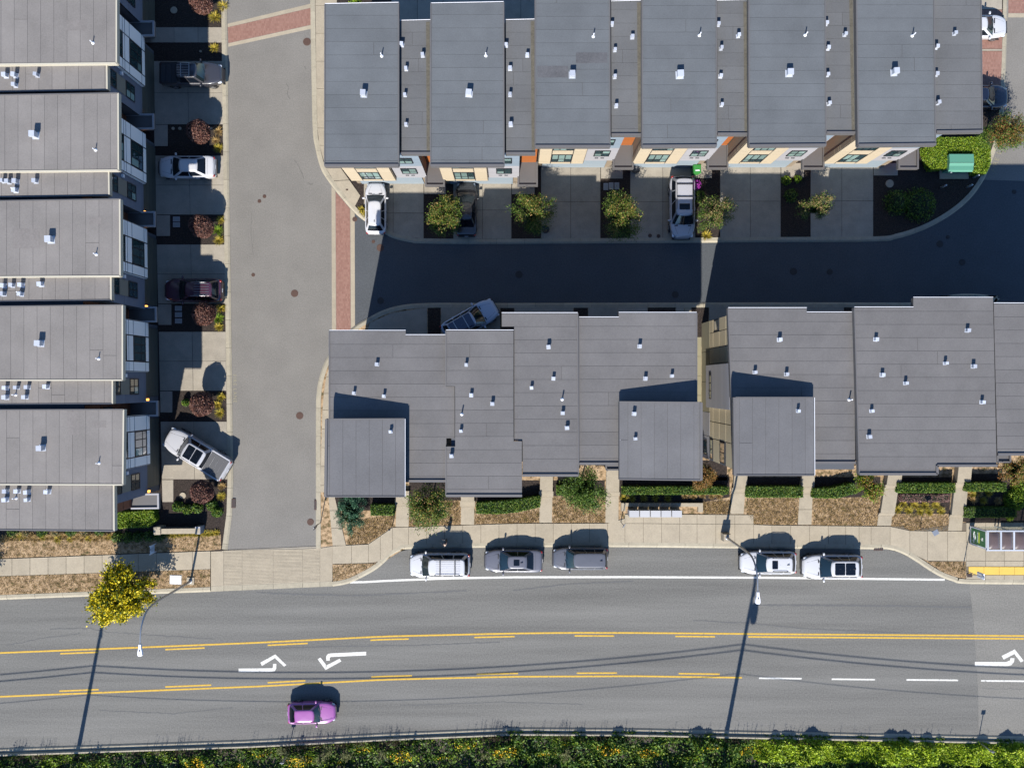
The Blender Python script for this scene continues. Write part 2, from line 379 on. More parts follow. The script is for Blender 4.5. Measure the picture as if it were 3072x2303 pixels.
lettering('FIRE LANE', 704, 1165, -89, 0.42, 'faded_paint', side)
lettering('FIRE LANE', 2996, 462, 72, 0.55, 'faded_paint', lane)

# ---- sealed cracks, tar seams and stains in the asphalt
CZ = [0.0045]
def crack(pts, w, m='tar', parent=street, z=0.006, wob=1.6, name='sealed_crack'):
    out = []; CZ[0] += 0.0002; z = CZ[0]
    for i in range(len(pts) - 1):
        n = max(2, int(math.dist(pts[i], pts[i + 1]) / 9))
        for k in range(n):
            t = k / n; out.append((pts[i][0] + (pts[i + 1][0] - pts[i][0]) * t + random.uniform(-wob, wob) * .4, pts[i][1] + (pts[i + 1][1] - pts[i][1]) * t + random.uniform(-wob, wob)))
    out.append(pts[-1]); a = []; b = []
    for p, q, r_ in zip(out, offset_line(out, 1.0), range(len(out))):
        ww = w * random.uniform(.35, 1.0) / 2; d_ = (q[0] - p[0], q[1] - p[1]); a.append((p[0] + d_[0] * ww, p[1] + d_[1] * ww)); b.append((p[0] - d_[0] * ww, p[1] - d_[1] * ww))
    mb = MB()
    for i in range(len(out) - 1): mb.add([G(*a[i], z), G(*b[i], z), G(*b[i + 1], z), G(*a[i + 1], z)], [(0, 1, 2, 3)])
    return mb.build(name, m, parent)
crack([(2260, 1814), (2500, 1815), (2700, 1817), (2912, 1821)], 7, wob=.8); crack([(1540, 1770), (1700, 1752), (1900, 1742)], 5, wob=1); crack([(770, 1776), (900, 1782), (1060, 1786), (1230, 1779), (1400, 1771)], 6, wob=1)
crack([(150, 1886), (270, 1884), (330, 1896), (470, 1905), (640, 1916)], 3.5); crack([(20, 1935), (120, 1915), (240, 1898)], 3); crack([(2945, 2063), (2990, 2066), (3030, 2064), (3080, 2068)], 1.8, z=.0065); crack([(2080, 1860), (2240, 1868), (2420, 1885), (2700, 1897)], 4, wob=1)
crack([(780, 1945), (1000, 1938), (1250, 1935), (1500, 1925)], 4, wob=1); crack([(1200, 2115), (1500, 2105), (1750, 2112)], 3, wob=1.2); crack([(300, 2130), (520, 2140), (700, 2122)], 3, wob=1.2)
for pts, w in (([(858, 250), (866, 262), (862, 280), (870, 298)], 3.5), ([(884, 480), (896, 500), (905, 520), (912, 537)], 4), ([(924, 548), (932, 555), (938, 552)], 4), ([(912, 200), (918, 208)], 2.5), ([(756, 640), (752, 700), (760, 760)], 2)): crack(pts, w, 'stain', side, wob=2.2, name='oil_stain')

# ---- kerbs, built of sections with joints
def kerb(name, line, width, z=0.14, sec=84.0, z0=-0.1, m='concrete_kerb'):
    """width in px, positive = towards the north of a line that runs to the right"""
    base = struct(bpy.data.objects.new(name, None)); COL.objects.link(base)
    d = [0.0]
    for i in range(1, len(line)): d.append(d[-1] + math.hypot(line[i][0] - line[i - 1][0], line[i][1] - line[i - 1][1]))
    def at(s):
        for i in range(len(d) - 1):
            if s <= d[i + 1] or i == len(d) - 2:
                t = (s - d[i]) / max(1e-6, d[i + 1] - d[i]); return tuple(line[i][k] + (line[i + 1][k] - line[i][k]) * t for k in range(2))
    s = 0.0
    while s < d[-1] - 2:
        e = min(s + sec, d[-1]); n = max(2, int((e - s) / 8) + 1)
        pl = [at(s + 0.35 + (e - s - 0.7) * k / (n - 1)) for k in range(n)]
        pl2 = [at(max(0, min(d[-1], s + (e - s) * k / (n - 1)))) for k in range(n)]
        q = offset_line(pl, width); g = offset_line(pl, width * 0.30)
        mb = MB(); N = n
        rows = [[G(*p, z0) for p in pl], [G(*p, z * 0.22) for p in pl], [G(*p, z * 0.90) for p in g], [G(*p, z) for p in offset_line(pl, width * 0.42)], [G(*p, z) for p in q], [G(*p, z0) for p in q]]
        vs = [p for r in rows for p in r]; fs = []
        for r in range(5):
            for k in range(N - 1):
                f = (r * N + k, r * N + k + 1, (r + 1) * N + k + 1, (r + 1) * N + k); fs.append(f if width > 0 else f[::-1])
        fs.append(tuple(r * N for r in range(6))); fs.append(tuple(r * N + N - 1 for r in reversed(range(6))))
        mb.add(vs, fs); mb.build('kerb_section', m, base); s = e
    return base
kerb('kerb_boulevard', [(-900, 1834), (0, 1798), (633, 1774)], 15)
kerb('kerb_parking_bay', smoothline([p for p in N_EDGE if 998 <= p[0] <= 4000], 3), 15)
kerb('kerb_south', vline(S_EDGE, -900, 4000, n=60), -11, z=0.10)
kerb('barrier_south', [(u_, v_ + 12.5) for u_, v_ in vline(S_EDGE, -900, 4000, n=60)], -7, z=0.30, sec=150, z0=-.05)
kerb('kerb_west', W_EDGE, -16, z=0.12)
kerb('kerb_lane_north', [p for p in ES_N], 15, z=0.12)
kerb('kerb_lane_south', ES_S, -15, z=0.12)

# ---- concrete slabs
def slab_quad(parent, c, nu, nv, z=0.14, gap=0.55, m='concrete', name='slab', thick=0.09):
    """c: four ground px corners (nw, ne, se, sw); nu x nv pieces"""
    def bl(s, t):
        a = [c[0][k] + (c[1][k] - c[0][k]) * s for k in range(2)]; b = [c[3][k] + (c[2][k] - c[3][k]) * s for k in range(2)]
        return (a[0] + (b[0] - a[0]) * t, a[1] + (b[1] - a[1]) * t)
    wu = max(1, math.hypot(c[1][0] - c[0][0], c[1][1] - c[0][1])); wv = max(1, math.hypot(c[3][0] - c[0][0], c[3][1] - c[0][1]))
    for i in range(nu):
        for j in range(nv):
            s0, s1 = i / nu + gap / wu, (i + 1) / nu - gap / wu; t0, t1 = j / nv + gap / wv, (j + 1) / nv - gap / wv
            q = [bl(s0, t0), bl(s1, t0), bl(s1, t1), bl(s0, t1)]
            zz = z + random.uniform(-0.003, 0.003)
            poly_prism([G(*p) for p in q], zz - thick, zz).build(name, m, parent)
def base_empty(name):
    o = bpy.data.objects.new(name, None); COL.objects.link(o); return struct(o)

# street blocks: the bedding under everything
struct(sheet('planting_ground_west', [(-900, -300), (664, -300), (666, 0), (675, 768), (680, 1100), (684, 1440), (681, 1540), (667, 1640), (667, 1652), (633, 1653), (0, 1676), (-900, 1710)], 0.085, 'mulch', 0.18))
struct(sheet('planting_ground_north', [(p[0], p[1]) for p in offset_line(ES_N, 14)] + [(3040, -300), (940, -300)], 0.085, 'mulch', 0.18))
SW_N = [(998, 1636), (1041, 1634), (1106, 1631), (1178, 1581), (1226, 1580), (1536, 1569), (1873, 1568), (1874.5, 1541), (2259, 1543), (2260.5, 1572), (2304, 1574), (2707, 1578), (2728, 1591), (2899, 1592), (2900.5, 1566), (3400, 1569)]
SW_S = [(998, 1690), (1113, 1687), (1140, 1684), (1175, 1653), (1203, 1639), (1231, 1632), (1528, 1627), (1823, 1626), (2221, 1630), (2568, 1632), (2656, 1632), (2698, 1641), (2744, 1666), (2781, 1681), (2894, 1682), (2895.5, 1735), (3072, 1738), (3400, 1741)]
struct(sheet('lawn_ground', [(p[0], p[1]) for p in offset_line(ES_S, -14)] + [(3500, 1745), (2892, 1736), (2830, 1716), (2744, 1668), (2656, 1634), (2221, 1631), (1528, 1628), (1231, 1634), (1140, 1690), (1046, 1736), (999, 1744), (998, 1636), (963, 1640)], 0.085, 'dry_grass', 0.18))

# apron with ribs across the side street mouth
apron = base_empty('crossover_apron')
AP_N = [(633, 1652), (683, 1649.5), (948, 1645), (998, 1637)]; AP_S = [(633, 1757), (998, 1742)]
cuts = [633, 672, 727, 820, 908, 960, 998]
for i in range(6):
    a, b = cuts[i], cuts[i + 1]
    ribs = 1 if i in (0, 5) else 24
    slab_quad(apron, [(a, interp(AP_N, a)), (b, interp(AP_N, b)), (b, interp(AP_S, b)), (a, interp(AP_S, a))], 1, ribs, 0.05 if ribs > 1 else 0.06, 0.22 if ribs > 1 else 0.5, name='ribbed_strip' if ribs > 1 else 'slab')
sheet('bedding', [(633, 1651), (998, 1636), (998, 1744), (633, 1759)], 0.03, 'concrete_drive', 0.14, apron)
for a, b in zip(cuts[:-1], cuts[1:]):
    slab_quad(apron, [(a, interp(AP_S, a) + .5), (b, interp(AP_S, b) + .5), (b, interp([(633, 1774), (998, 1758)], b)), (a, interp([(633, 1774), (998, 1758)], a))], 1, 1, 0.035, 0.4, 'concrete_kerb', 'kerb_section')

# sidewalks
walk_w = base_empty('sidewalk_west'); u = -900.0
SWW_N = [(-900, 1709), (0, 1675), (633, 1651)]; SWW_S = [(-900, 1761), (0, 1727), (633, 1706)]
us = [633 - 54.0 * k for k in range(29)][::-1]
for a, b in zip(us[:-1], us[1:]):
    slab_quad(walk_w, [(a, interp(SWW_N, a)), (b, interp(SWW_N, b)), (b, interp(SWW_S, b)), (a, interp(SWW_S, a))], 1, 1)
sheet('bedding', [(-900, 1710), (0, 1676), (633, 1652), (633, 1705), (0, 1726), (-900, 1760)], 0.11, 'joint', 0.2, walk_w)
walk_e = base_empty('sidewalk_east')
us = [998, 1056, 1106, 1142, 1178, 1226] + [1226 + 54.2 * k for k in range(1, 12)] + [1874, 1929, 1984, 2038, 2090, 2146, 2203, 2259.5, 2314, 2370, 2427, 2483, 2535, 2575, 2611, 2668, 2727, 2780, 2840, 2896, 2954, 3010, 3068, 3124, 3180, 3236, 3300]
for a, b in zip(us[:-1], us[1:]):
    a2, b2 = a + 0.01, b - 0.01
    tall = 1874 <= a < 2259
    q = [(a, interp(SW_N, a2 + .2)), (b, interp(SW_N, b2 - .2)), (b, interp(SW_S, b2)), (a, interp(SW_S, a2))]
    if a == 1874: q[0] = (a, 1541)
    if abs(b - 2259.5) < 1: q[1] = (b, 1543)
    if abs(a - 2259.5) < 1: q[0] = (a, 1572)
    if b == 2896: q[2] = (b, 1682)
    if a == 2896: q[3] = (a, 1735); q[0] = (a, 1567)
    if b == 2896: q[1] = (b, 1592)
    if tall:
        m0 = (a, 1568.5 + (a - 1874) * .008); m1 = (b, 1568.5 + (b - 1874) * .008)
        slab_quad(walk_e, [q[0], q[1], m1, m0], 1, 1); slab_quad(walk_e, [m0, m1, q[2], q[3]], 1, 1)
    elif a >= 2896:
        slab_quad(walk_e, [q[0], q[1], (b, 1681), (a, 1681)], 1, 2); slab_quad(walk_e, [(a, 1681), (b, 1681), (b, 1697.5), (a, 1697.5)], 1, 1); slab_quad(walk_e, [(a, 1723), (b, 1723), q[2], q[3]], 1, 1)
    else: slab_quad(walk_e, q, 1, 1)
sheet('bedding', [(p[0], p[1]) for p in SW_N if p[0] < 2895] + [(2897, 1567), (3300, 1569), (3300, 1740), (2897, 1734), (2894, 1681)] + [p for p in SW_S[::-1] if p[0] < 2782], 0.11, 'joint', 0.2, walk_e)
tact = base_empty('tactile_strip')
slab_quad(tact, [(2903, 1698), (3178, 1699), (3178, 1723), (2903, 1722.6)], 6, 1, 0.146, 0.4, 'tactile', 'tactile_tile')

# boulevard lawns (dry grass)
struct(sheet('lawn_boulevard', [(-900, 1762), (0, 1728), (632, 1707), (632, 1759), (0, 1783), (-900, 1819)], 0.12, 'dry_grass', 0.2))
struct(sheet('lawn_strip', [(-900, 1655), (0, 1622), (340, 1614), (470, 1608), (664, 1602), (664, 1646), (632, 1649), (0, 1673), (-900, 1707)], 0.12, 'dry_grass', 0.2))
struct(sheet('lawn_corner', [(1000, 1692), (1112, 1688.5), (1132, 1689), (1094, 1712), (1046, 1735), (1000, 1743)], 0.125, 'dry_grass', 0.2))
struct(sheet('lawn_bus_corner', [(2783, 1683), (2893, 1684), (2893, 1733), (2860, 1727), (2823, 1713)], 0.125, 'dry_grass', 0.2))

# garden paths with steps
paths = base_empty('garden_paths')
def path(top, bot, v0, v1, steps=(), zt=0.14):
    """top/bot: (u_left, u_right) at v0 and v1"""
    bands = sorted([v0] + [s for st in steps for s in st] + [v1])
    def uu(v): t = (v - v0) / (v1 - v0); return (top[0] + (bot[0] - top[0]) * t, top[1] + (bot[1] - top[1]) * t)
    for a, b in zip(bands[:-1], bands[1:]):
        isstep = any(abs(a - st[0]) < .1 for st in steps)
        ua, ub = uu(a), uu(b)
        lev = zt + 0.30 * sum(1 for st in steps if b <= st[0] + .1)
        if isstep:
            for k in range(3):
                va, vb = a + (b - a) * k / 3, a + (b - a) * (k + 1) / 3; e, f = uu(va), uu(vb)
                z = lev + 0.30 * (2.5 - k) / 3
                poly_prism([G(e[0] - 2, va), G(e[1] + 2, va), G(f[1] + 2, vb), G(f[0] - 2, vb)], 0, z).build('step', 'concrete', paths)
        else: slab_quad(paths, [(ua[0], a), (ua[1], a), (ub[1], b), (ub[0], b)], 1, max(1, round((b - a) / 60)), lev, m='concrete', thick=lev)
path((985, 1003), (998, 1040), 1478, 1635)
path((1190, 1230), (1187, 1227), 1470, 1579.5, ((1500, 1517),))
path((1384, 1424), (1382, 1423), 1450, 1573, ((1500, 1519),))
path((1620, 1659), (1617, 1656), 1400, 1567, ((1472, 1491),))
path((1817, 1857), (1815, 1855), 1400, 1567.5, ((1474, 1486),))
path((2200, 2240), (2189, 2230), 1400, 1541, ((1461, 1479),))
path((2402, 2440), (2391, 2433), 1400, 1573, ((1460, 1481),))
path((2655, 2698), (2628, 2671), 1400, 1576, ((1451, 1464), (1536, 1546)))
path((2862, 2903), (2841, 2883), 1390, 1591, ((1445, 1462), (1541, 1551)))
# mulch beds at the foot of the houses
for k, px in enumerate([[(1228, 1440), (1382, 1440), (1382, 1500), (1228, 1500)], [(1425, 1440), (1619, 1440), (1619, 1492), (1425, 1505)], [(1660, 1440), (1814, 1440), (1814, 1487), (1660, 1487)],
           [(1858, 1430), (2188, 1430), (2188, 1490), (2110, 1505), (1858, 1505)], [(2242, 1430), (2400, 1430), (2392, 1490), (2242, 1490)], [(2444, 1430), (2640, 1430), (2640, 1488), (2444, 1494)],
           [(2700, 1430), (2855, 1430), (2846, 1540), (2675, 1540)], [(2892, 1420), (3300, 1420), (3300, 1565), (2886, 1565)], [(1005, 1480), (1185, 1480), (1182, 1530), (1010, 1530)], [(2098, 1380), (2180, 1380), (2180, 1440), (2098, 1440)]]):
    struct(sheet('planting_bed_front', px, 0.098, 'mulch', 0.02))

# driveways, west row
drive_w = base_empty('driveways_west')
def ul(v): return interp([(-300, 452), (0, 455), (1650, 492)], v)
def ur(v): return interp([(-300, 664), (0, 666), (768, 676), (1440, 684), (1650, 684)], v)
for a, b in ((185, 375), (468, 645), (734, 911.5), (995, 1172), (1264, 1437)):
    slab_quad(drive_w, [(ul(a), a), (ur(a), a), (ur(b), b), (ul(b), b)], 2, 2, 0.115, 0.5, 'concrete_drive')
slab_quad(drive_w, [(380, 84), (ur(84), 84), (ur(130), 130), (380, 130)], 4, 1, 0.115, 0.5, 'concrete_drive')
for a, b, r in ((375.5, 440, 505), (646, 709, 512), (912.5, 975, 516), (1173, 1237, 519), (1438, 1505, 522)):
    slab_quad(drive_w, [(ul(a), a), (r, a), (r, b), (ul(b), b)], 1, 1, 0.115, 0.5, 'concrete_drive')

# driveways, north row
drive_n = base_empty('driveways_north')
for a, b, v0, v1, c in ((1092, 1271.5, 545, 716, 0), (1360, 1534.5, 545, 717, 0), (1622.6, 1801, 495, 717, 0), (1890, 2085, 495, 717, 0), (2159, 2341, 495, 714, 0), (2430, 2618, 495, 712, 0)):
    if a == 1092:
        slab_quad(drive_n, [(1092, v0), (1180, v0), (1180, 640), (1092, 640)], 1, 1, 0.115, 0.5, 'concrete_drive'); slab_quad(drive_n, [(1180, v0), (b, v0), (b, 640), (1180, 640)], 1, 1, 0.115, 0.5, 'concrete_drive')
        poly_prism([G(*p) for p in ((1092.5, 640.6), (1179.5, 640.6), (1179.5, 700), (1148, 682), (1092.5, 645))], 0.03, 0.115).build('slab', 'concrete_drive', drive_n)
        poly_prism([G(*p) for p in ((1180.5, 640.6), (1271, 640.6), (1271, 716), (1232, 713), (1180.5, 701))], 0.03, 0.115).build('slab', 'concrete_drive', drive_n)
    else: slab_quad(drive_n, [(a, v0), (b, v0), (b, v1), (a, v1)], 2, 2, 0.115, 0.5, 'concrete_drive')
for a, b, v0, v1 in ((1272.5, 1338, 545, 584), (1535.5, 1604, 545, 584), (1802, 1868, 490, 537), (2086, 2135, 490, 536), (2342, 2411, 490, 534), (2619, 2692, 490, 528)):
    slab_quad(drive_n, [(a, v0), (b, v0), (b, v1), (a, v1)], 1, 1, 0.115, 0.5, 'concrete_drive')
walk_n = base_empty('sidewalk_corner')
prev = None
cs = [(-300, 945, 1012), (-220, 946, 1012), (-140, 946, 1012), (-60, 947, 1012), (20, 947, 1012), (103, 948, 1012), (186, 949, 1012), (268, 950, 1012), (386, 953, 1012), (438, 959, 1012), (505, 978, 1022)]
for (v0, a0, b0), (v1, a1, b1) in zip(cs[:-1], cs[1:]): slab_quad(walk_n, [(a0, v0), (b0, v0), (b1, v1), (a1, v1)], 1, 1)
slab_quad(walk_n, [(978, 505.8), (1024, 505.8), (1049, 541), (1002, 543)], 1, 1); slab_quad(walk_n, [(1003, 544), (1049.5, 542), (1082, 588), (1064, 624)], 1, 1)
sheet('bedding', [(950, -300), (1010, -300), (1010, 505), (1080, 588), (1062, 622), (1000, 540), (976, 500), (955, 400)], 0.10, 'joint', 0.1, walk_n)
# pads by the east street
pads = base_empty('parking_pads_east')
slab_quad(pads, [(2930, -60), (3004, -60), (3004, 31), (2930, 31)], 1, 1, 0.115, 0.4, 'concrete_drive')
for v0, v1 in ((32, 148), (156, 330)): sheet('brick_pad', [(2930, v0), (3004, v0), (3004, v1), (2930, v1)], 0.115, 'brick', 0.05, pads)
slab_quad(pads, [(2930, 149), (3004, 149), (3004, 155), (2930, 155)], 1, 1, 0.115, 0.4, 'concrete_drive')
# driveways behind the middle rows
drive_m = base_empty('driveways_middle')
for a, b in ((1070, 1283), (1323, 1501), (1543, 1720), (1764, 1942), (2027, 2052), (2126, 2330), (2380, 2530), (2600, 2760), (2800, 2990), (3030, 3200)):
    v0 = 921
    if a == 1070: poly_prism([G(*p) for p in ((1110, 969), (1175, 939), (1282, 923.5), (1282, 1040), (1090, 1040))], 0.03, 0.112).build('slab', 'concrete_drive', drive_m)
    else: slab_quad(drive_m, [(a, v0), (b, v0), (b, 1040), (a, 1040)], 2 if b - a > 60 else 1, 1, 0.112, 0.5, 'concrete_drive')
slab_quad(drive_m, [(2053, 921), (2073, 921), (2073, 1010), (2053, 1010)], 1, 1, 0.112, 0.4, 'concrete')
for a, b in ((1284, 1322), (1502, 1542), (1721, 1763), (1943, 2026), (2074, 2125), (2531, 2599), (2761, 2799)):
    struct(sheet('planting_bed_lane', [(a, 922), (b, 922), (b, 1040), (a, 1040)], 0.10, 'mulch', 0.02))
slab_quad(drive_m, [(2054, 1011), (2104, 1011), (2104, 1360), (2054, 1360)], 1, 6, 0.118, 0.5, 'olive_wall', 'slab')
walk_s = base_empty('sidewalk_side')
cs = [(1008, 1070, 1090), (995, 1095, 1090), (984, 1130, 1060), (977, 1180, 1040), (973, 1229, 1030), (971, 1286, 1030), (969, 1342, 1030), (968, 1398, 1030), (967, 1455, 1003), (966, 1476, 990)]
for (a0, v0, b0), (a1, v1, b1) in zip(cs[:-1], cs[1:]): slab_quad(walk_s, [(a0 - 5, v0), (b0, v0), (b1, v1), (a1 - 5, v1)], 1, 1, .13)
# courtyard concrete behind the north row
slab_quad(drive_n, [(1175, -120), (1640, -120), (1640, 92), (1175, 92)], 6, 2, 0.11, 0.5, 'concrete_drive')
# ================================================================== TOWNHOUSES
PITCH = 39.6                                        # px between membrane laps, as seen at roof height
def roof(parent, px, h, m, run='H', thick=0.34, split=0.16, phase=0.0, strips=True, name='roof'):
    """px: roof outline in photo pixels; h: height (number or function of (u, v)); run: direction of the membrane rolls"""
    hf = h if callable(h) else (lambda u, v: h)
    top = [I(u, v, hf(u, v)) for u, v in px]
    r = MB().prism([(p.x, p.y, p.z - thick) for p in top], [tuple(p) for p in top]).build(name, 'roof_base' if strips else m, parent)
    if not strips: return r
    ax = 1 if run == 'H' else 0; ox = 1 - ax
    lo = min(p[ax] for p in px); hi = max(p[ax] for p in px)
    a = lo - phase * PITCH
    while a < hi - 3:
        b = a + PITCH
        if hi - b < 7: b = hi
        c = clip_band(px, ax, max(lo + .5, a + .36), min(hi - .5, b - .36))
        if len(c) > 2:
            pieces = [c]
            o0 = min(p[ox] for p in c); o1 = max(p[ox] for p in c)
            if random.random() < split and o1 - o0 > 60:
                x = o0 + (o1 - o0) * random.uniform(.25, .75)
                pieces = [clip_band(c, ox, o0 + .3, x - .5), clip_band(c, ox, x + .5, o1 - .3)]
            else: pieces = [clip_band(c, ox, o0 + .6, o1 - .6)]
            for q in pieces:
                if len(q) < 3: continue
                t = [I(u, v, hf(u, v) + .016) for u, v in q]
                MB().prism([(p.x, p.y, p.z - .016) for p in t], [tuple(p) for p in t], bottom=False).build('membrane_strip', m, r)
        a = b
    return r
def bar(parent, p, q, w, hgt, m, name, zoff=0.0, side=0.0):
    """a box-section bar from p to q (world), w wide, from z+zoff to z+zoff+hgt, shifted sideways"""
    p, q = Vector(p), Vector(q); d = (q - p); n = Vector((-d.y, d.x, 0)).normalized()
    p, q = p + n * side, q + n * side
    a = [p + n * w / 2, p - n * w / 2, q - n * w / 2, q + n * w / 2]
    return MB().prism([(x.x, x.y, x.z + zoff) for x in a], [(x.x, x.y, x.z + zoff + hgt) for x in a]).build(name, m, parent)
def edge(r, pts, h, kind):
    """trim along a roof edge, photo px"""
    hf = h if callable(h) else (lambda u, v: h)
    for (u0, v0), (u1, v1) in zip(pts[:-1], pts[1:]):
        p, q = I(u0, v0, hf(u0, v0)), I(u1, v1, hf(u1, v1))
        if kind == 'parapet': bar(r, p, q, 0.17, 0.42, 'fascia', 'parapet', -0.30)
        elif kind == 'gutter':
            gt = bar(r, p, q, 0.11, 0.10, 'dark_metal', 'gutter', -0.11); bar(r, p, q, 0.035, 0.05, 'white_metal', 'gutter_lip', -0.03, 0.055 * (1 if (q - p).x > 0 or (q - p).y < -abs((q - p).x) else 1))
        elif kind == 'flash': bar(r, p, q, 0.10, 0.40, 'fascia_light', 'edge_flashing', -0.345)
        elif kind == 'cap': bar(r, p, q, 0.08, 0.40, 'fascia', 'edge_flashing', -0.345)
VENT = {}
def vent(r, u, v, h, size, tall, dark=False):
    """box roof vent with a slightly larger hood; u, v = photo px of its lid"""
    p = I(u, v, h + tall); key = (size, tall)
    if key not in VENT:
        mb = MB(); mb.box((0, 0, .015), (size * 1.2, size * 1.2, .03)); mb.box((0, 0, tall * .40), (size * .86, size * .86, tall * .8)); mb.box((0, 0, tall * .86), (size, size, tall * .28), taper=.96)
        VENT[key] = mb.mesh('roof_vent', 'galv')
    o = link('roof_vent', VENT[key], r); o.location = (p.x, p.y, h + .012); o.rotation_euler = (0, 0, random.uniform(-.09, .09)); q_ = random.uniform(.86, 1.1); o.scale = (q_, q_ * random.uniform(.92, 1.06), random.uniform(.85, 1.1)); return o
def pipe(r, u, v, h, tall=0.5, rad=0.04):
    p = I(u, v, h + tall)
    return MB().tube([(p.x, p.y, h), (p.x, p.y, h + tall)], rad, 10).lathe((p.x, p.y, h), [(.13, 0), (.06, .12)], 10).build('vent_pipe', 'white_metal', r)

class Fr:
    """facade frame: a = metres along, d = metres outwards from the garage plane, z up"""
    def __init__(s, o, along, out): s.o, s.al, s.ou = Vector(o), Vector(along).normalized(), Vector(out).normalized()
    def p(s, a, d, z): return s.o + s.al * a + s.ou * d + Vector((0, 0, z))
    def boxm(s, mb, a0, a1, z0, z1, d0, d1, mi=0):
        b = [s.p(a0, d0, 0), s.p(a1, d0, 0), s.p(a1, d1, 0), s.p(a0, d1, 0)]
        return mb.prism([(q.x, q.y, z0) for q in b], [(q.x, q.y, z1) for q in b], mi)
    def box(s, parent, name, m, a0, a1, z0, z1, d0, d1): return s.boxm(MB(), a0, a1, z0, z1, d0, d1).build(name, m, parent)
def window(fr, parent, a0, a1, z0, z1, d, cols=3, rows=(0.36, 0.64), pale=0.0):
    """frame with recessed panes; rows = height shares from the bottom"""
    w = fr.box(parent, 'window', 'frame_dark', a0, a1, z0, z1, d - .10, d + .015)
    f = MB(); t = .055
    fr.boxm(f, a0 - .02, a1 + .02, z0 - .03, z0 + t, d + .016, d + .05); fr.boxm(f, a0 - .02, a1 + .02, z1 - t, z1 + .02, d + .016, d + .05)
    fr.boxm(f, a0 - .02, a0 + t, z0 + t, z1 - t, d + .016, d + .05); fr.boxm(f, a1 - t, a1 + .02, z0 + t, z1 - t, d + .016, d + .05)
    cs = [a0 + (a1 - a0) * i / cols for i in range(cols + 1)]; rs = [z0]
    for r in rows: rs.append(rs[-1] + (z1 - z0) * r)
    for c in cs[1:-1]: fr.boxm(f, c - .03, c + .03, z0 + t, z1 - t, d + .016, d + .045)
    for r in rs[1:-1]: fr.boxm(f, a0 + t, a1 - t, r - .03, r + .03, d + .016, d + .042)
    f.build('window_frame', 'frame_dark', w)
    for i in range(cols):
        for j in range(len(rows)):
            fr.box(w, 'pane', 'pane_pale' if random.random() < pale else 'window_glass', cs[i] + .04, cs[i + 1] - .04, rs[j] + .04, rs[j + 1] - .04, d + .016, d + .024)
    return w
def clad(fr, parent, m, cs, rs, d, skip, gap=.034, th=.022, name='cladding_panel'):
    for i in range(len(cs) - 1):
        for j in range(len(rs) - 1):
            if (i, j) in skip: continue
            fr.box(parent, name, m, cs[i] + gap, cs[i + 1] - gap, rs[j] + gap, rs[j + 1] - gap, d, d + th)
def boards(fr, parent, m, a0, a1, z0, z1, d, n, name='siding_board'):
    """lap siding: each board tilted out at its foot"""
    hgt = (z1 - z0) / n
    for k in range(n):
        za, zb = z0 + k * hgt + .006, z0 + (k + 1) * hgt - .004
        q = [fr.p(a0, d, za), fr.p(a1, d, za), fr.p(a1, d + .035, za), fr.p(a0, d + .035, za)]; t = [fr.p(a0, d, zb), fr.p(a1, d, zb), fr.p(a1, d + .012, zb), fr.p(a0, d + .012, zb)]
        MB().prism([(p.x, p.y, za) for p in q], [(p.x, p.y, zb) for p in t]).build(name, m, parent)
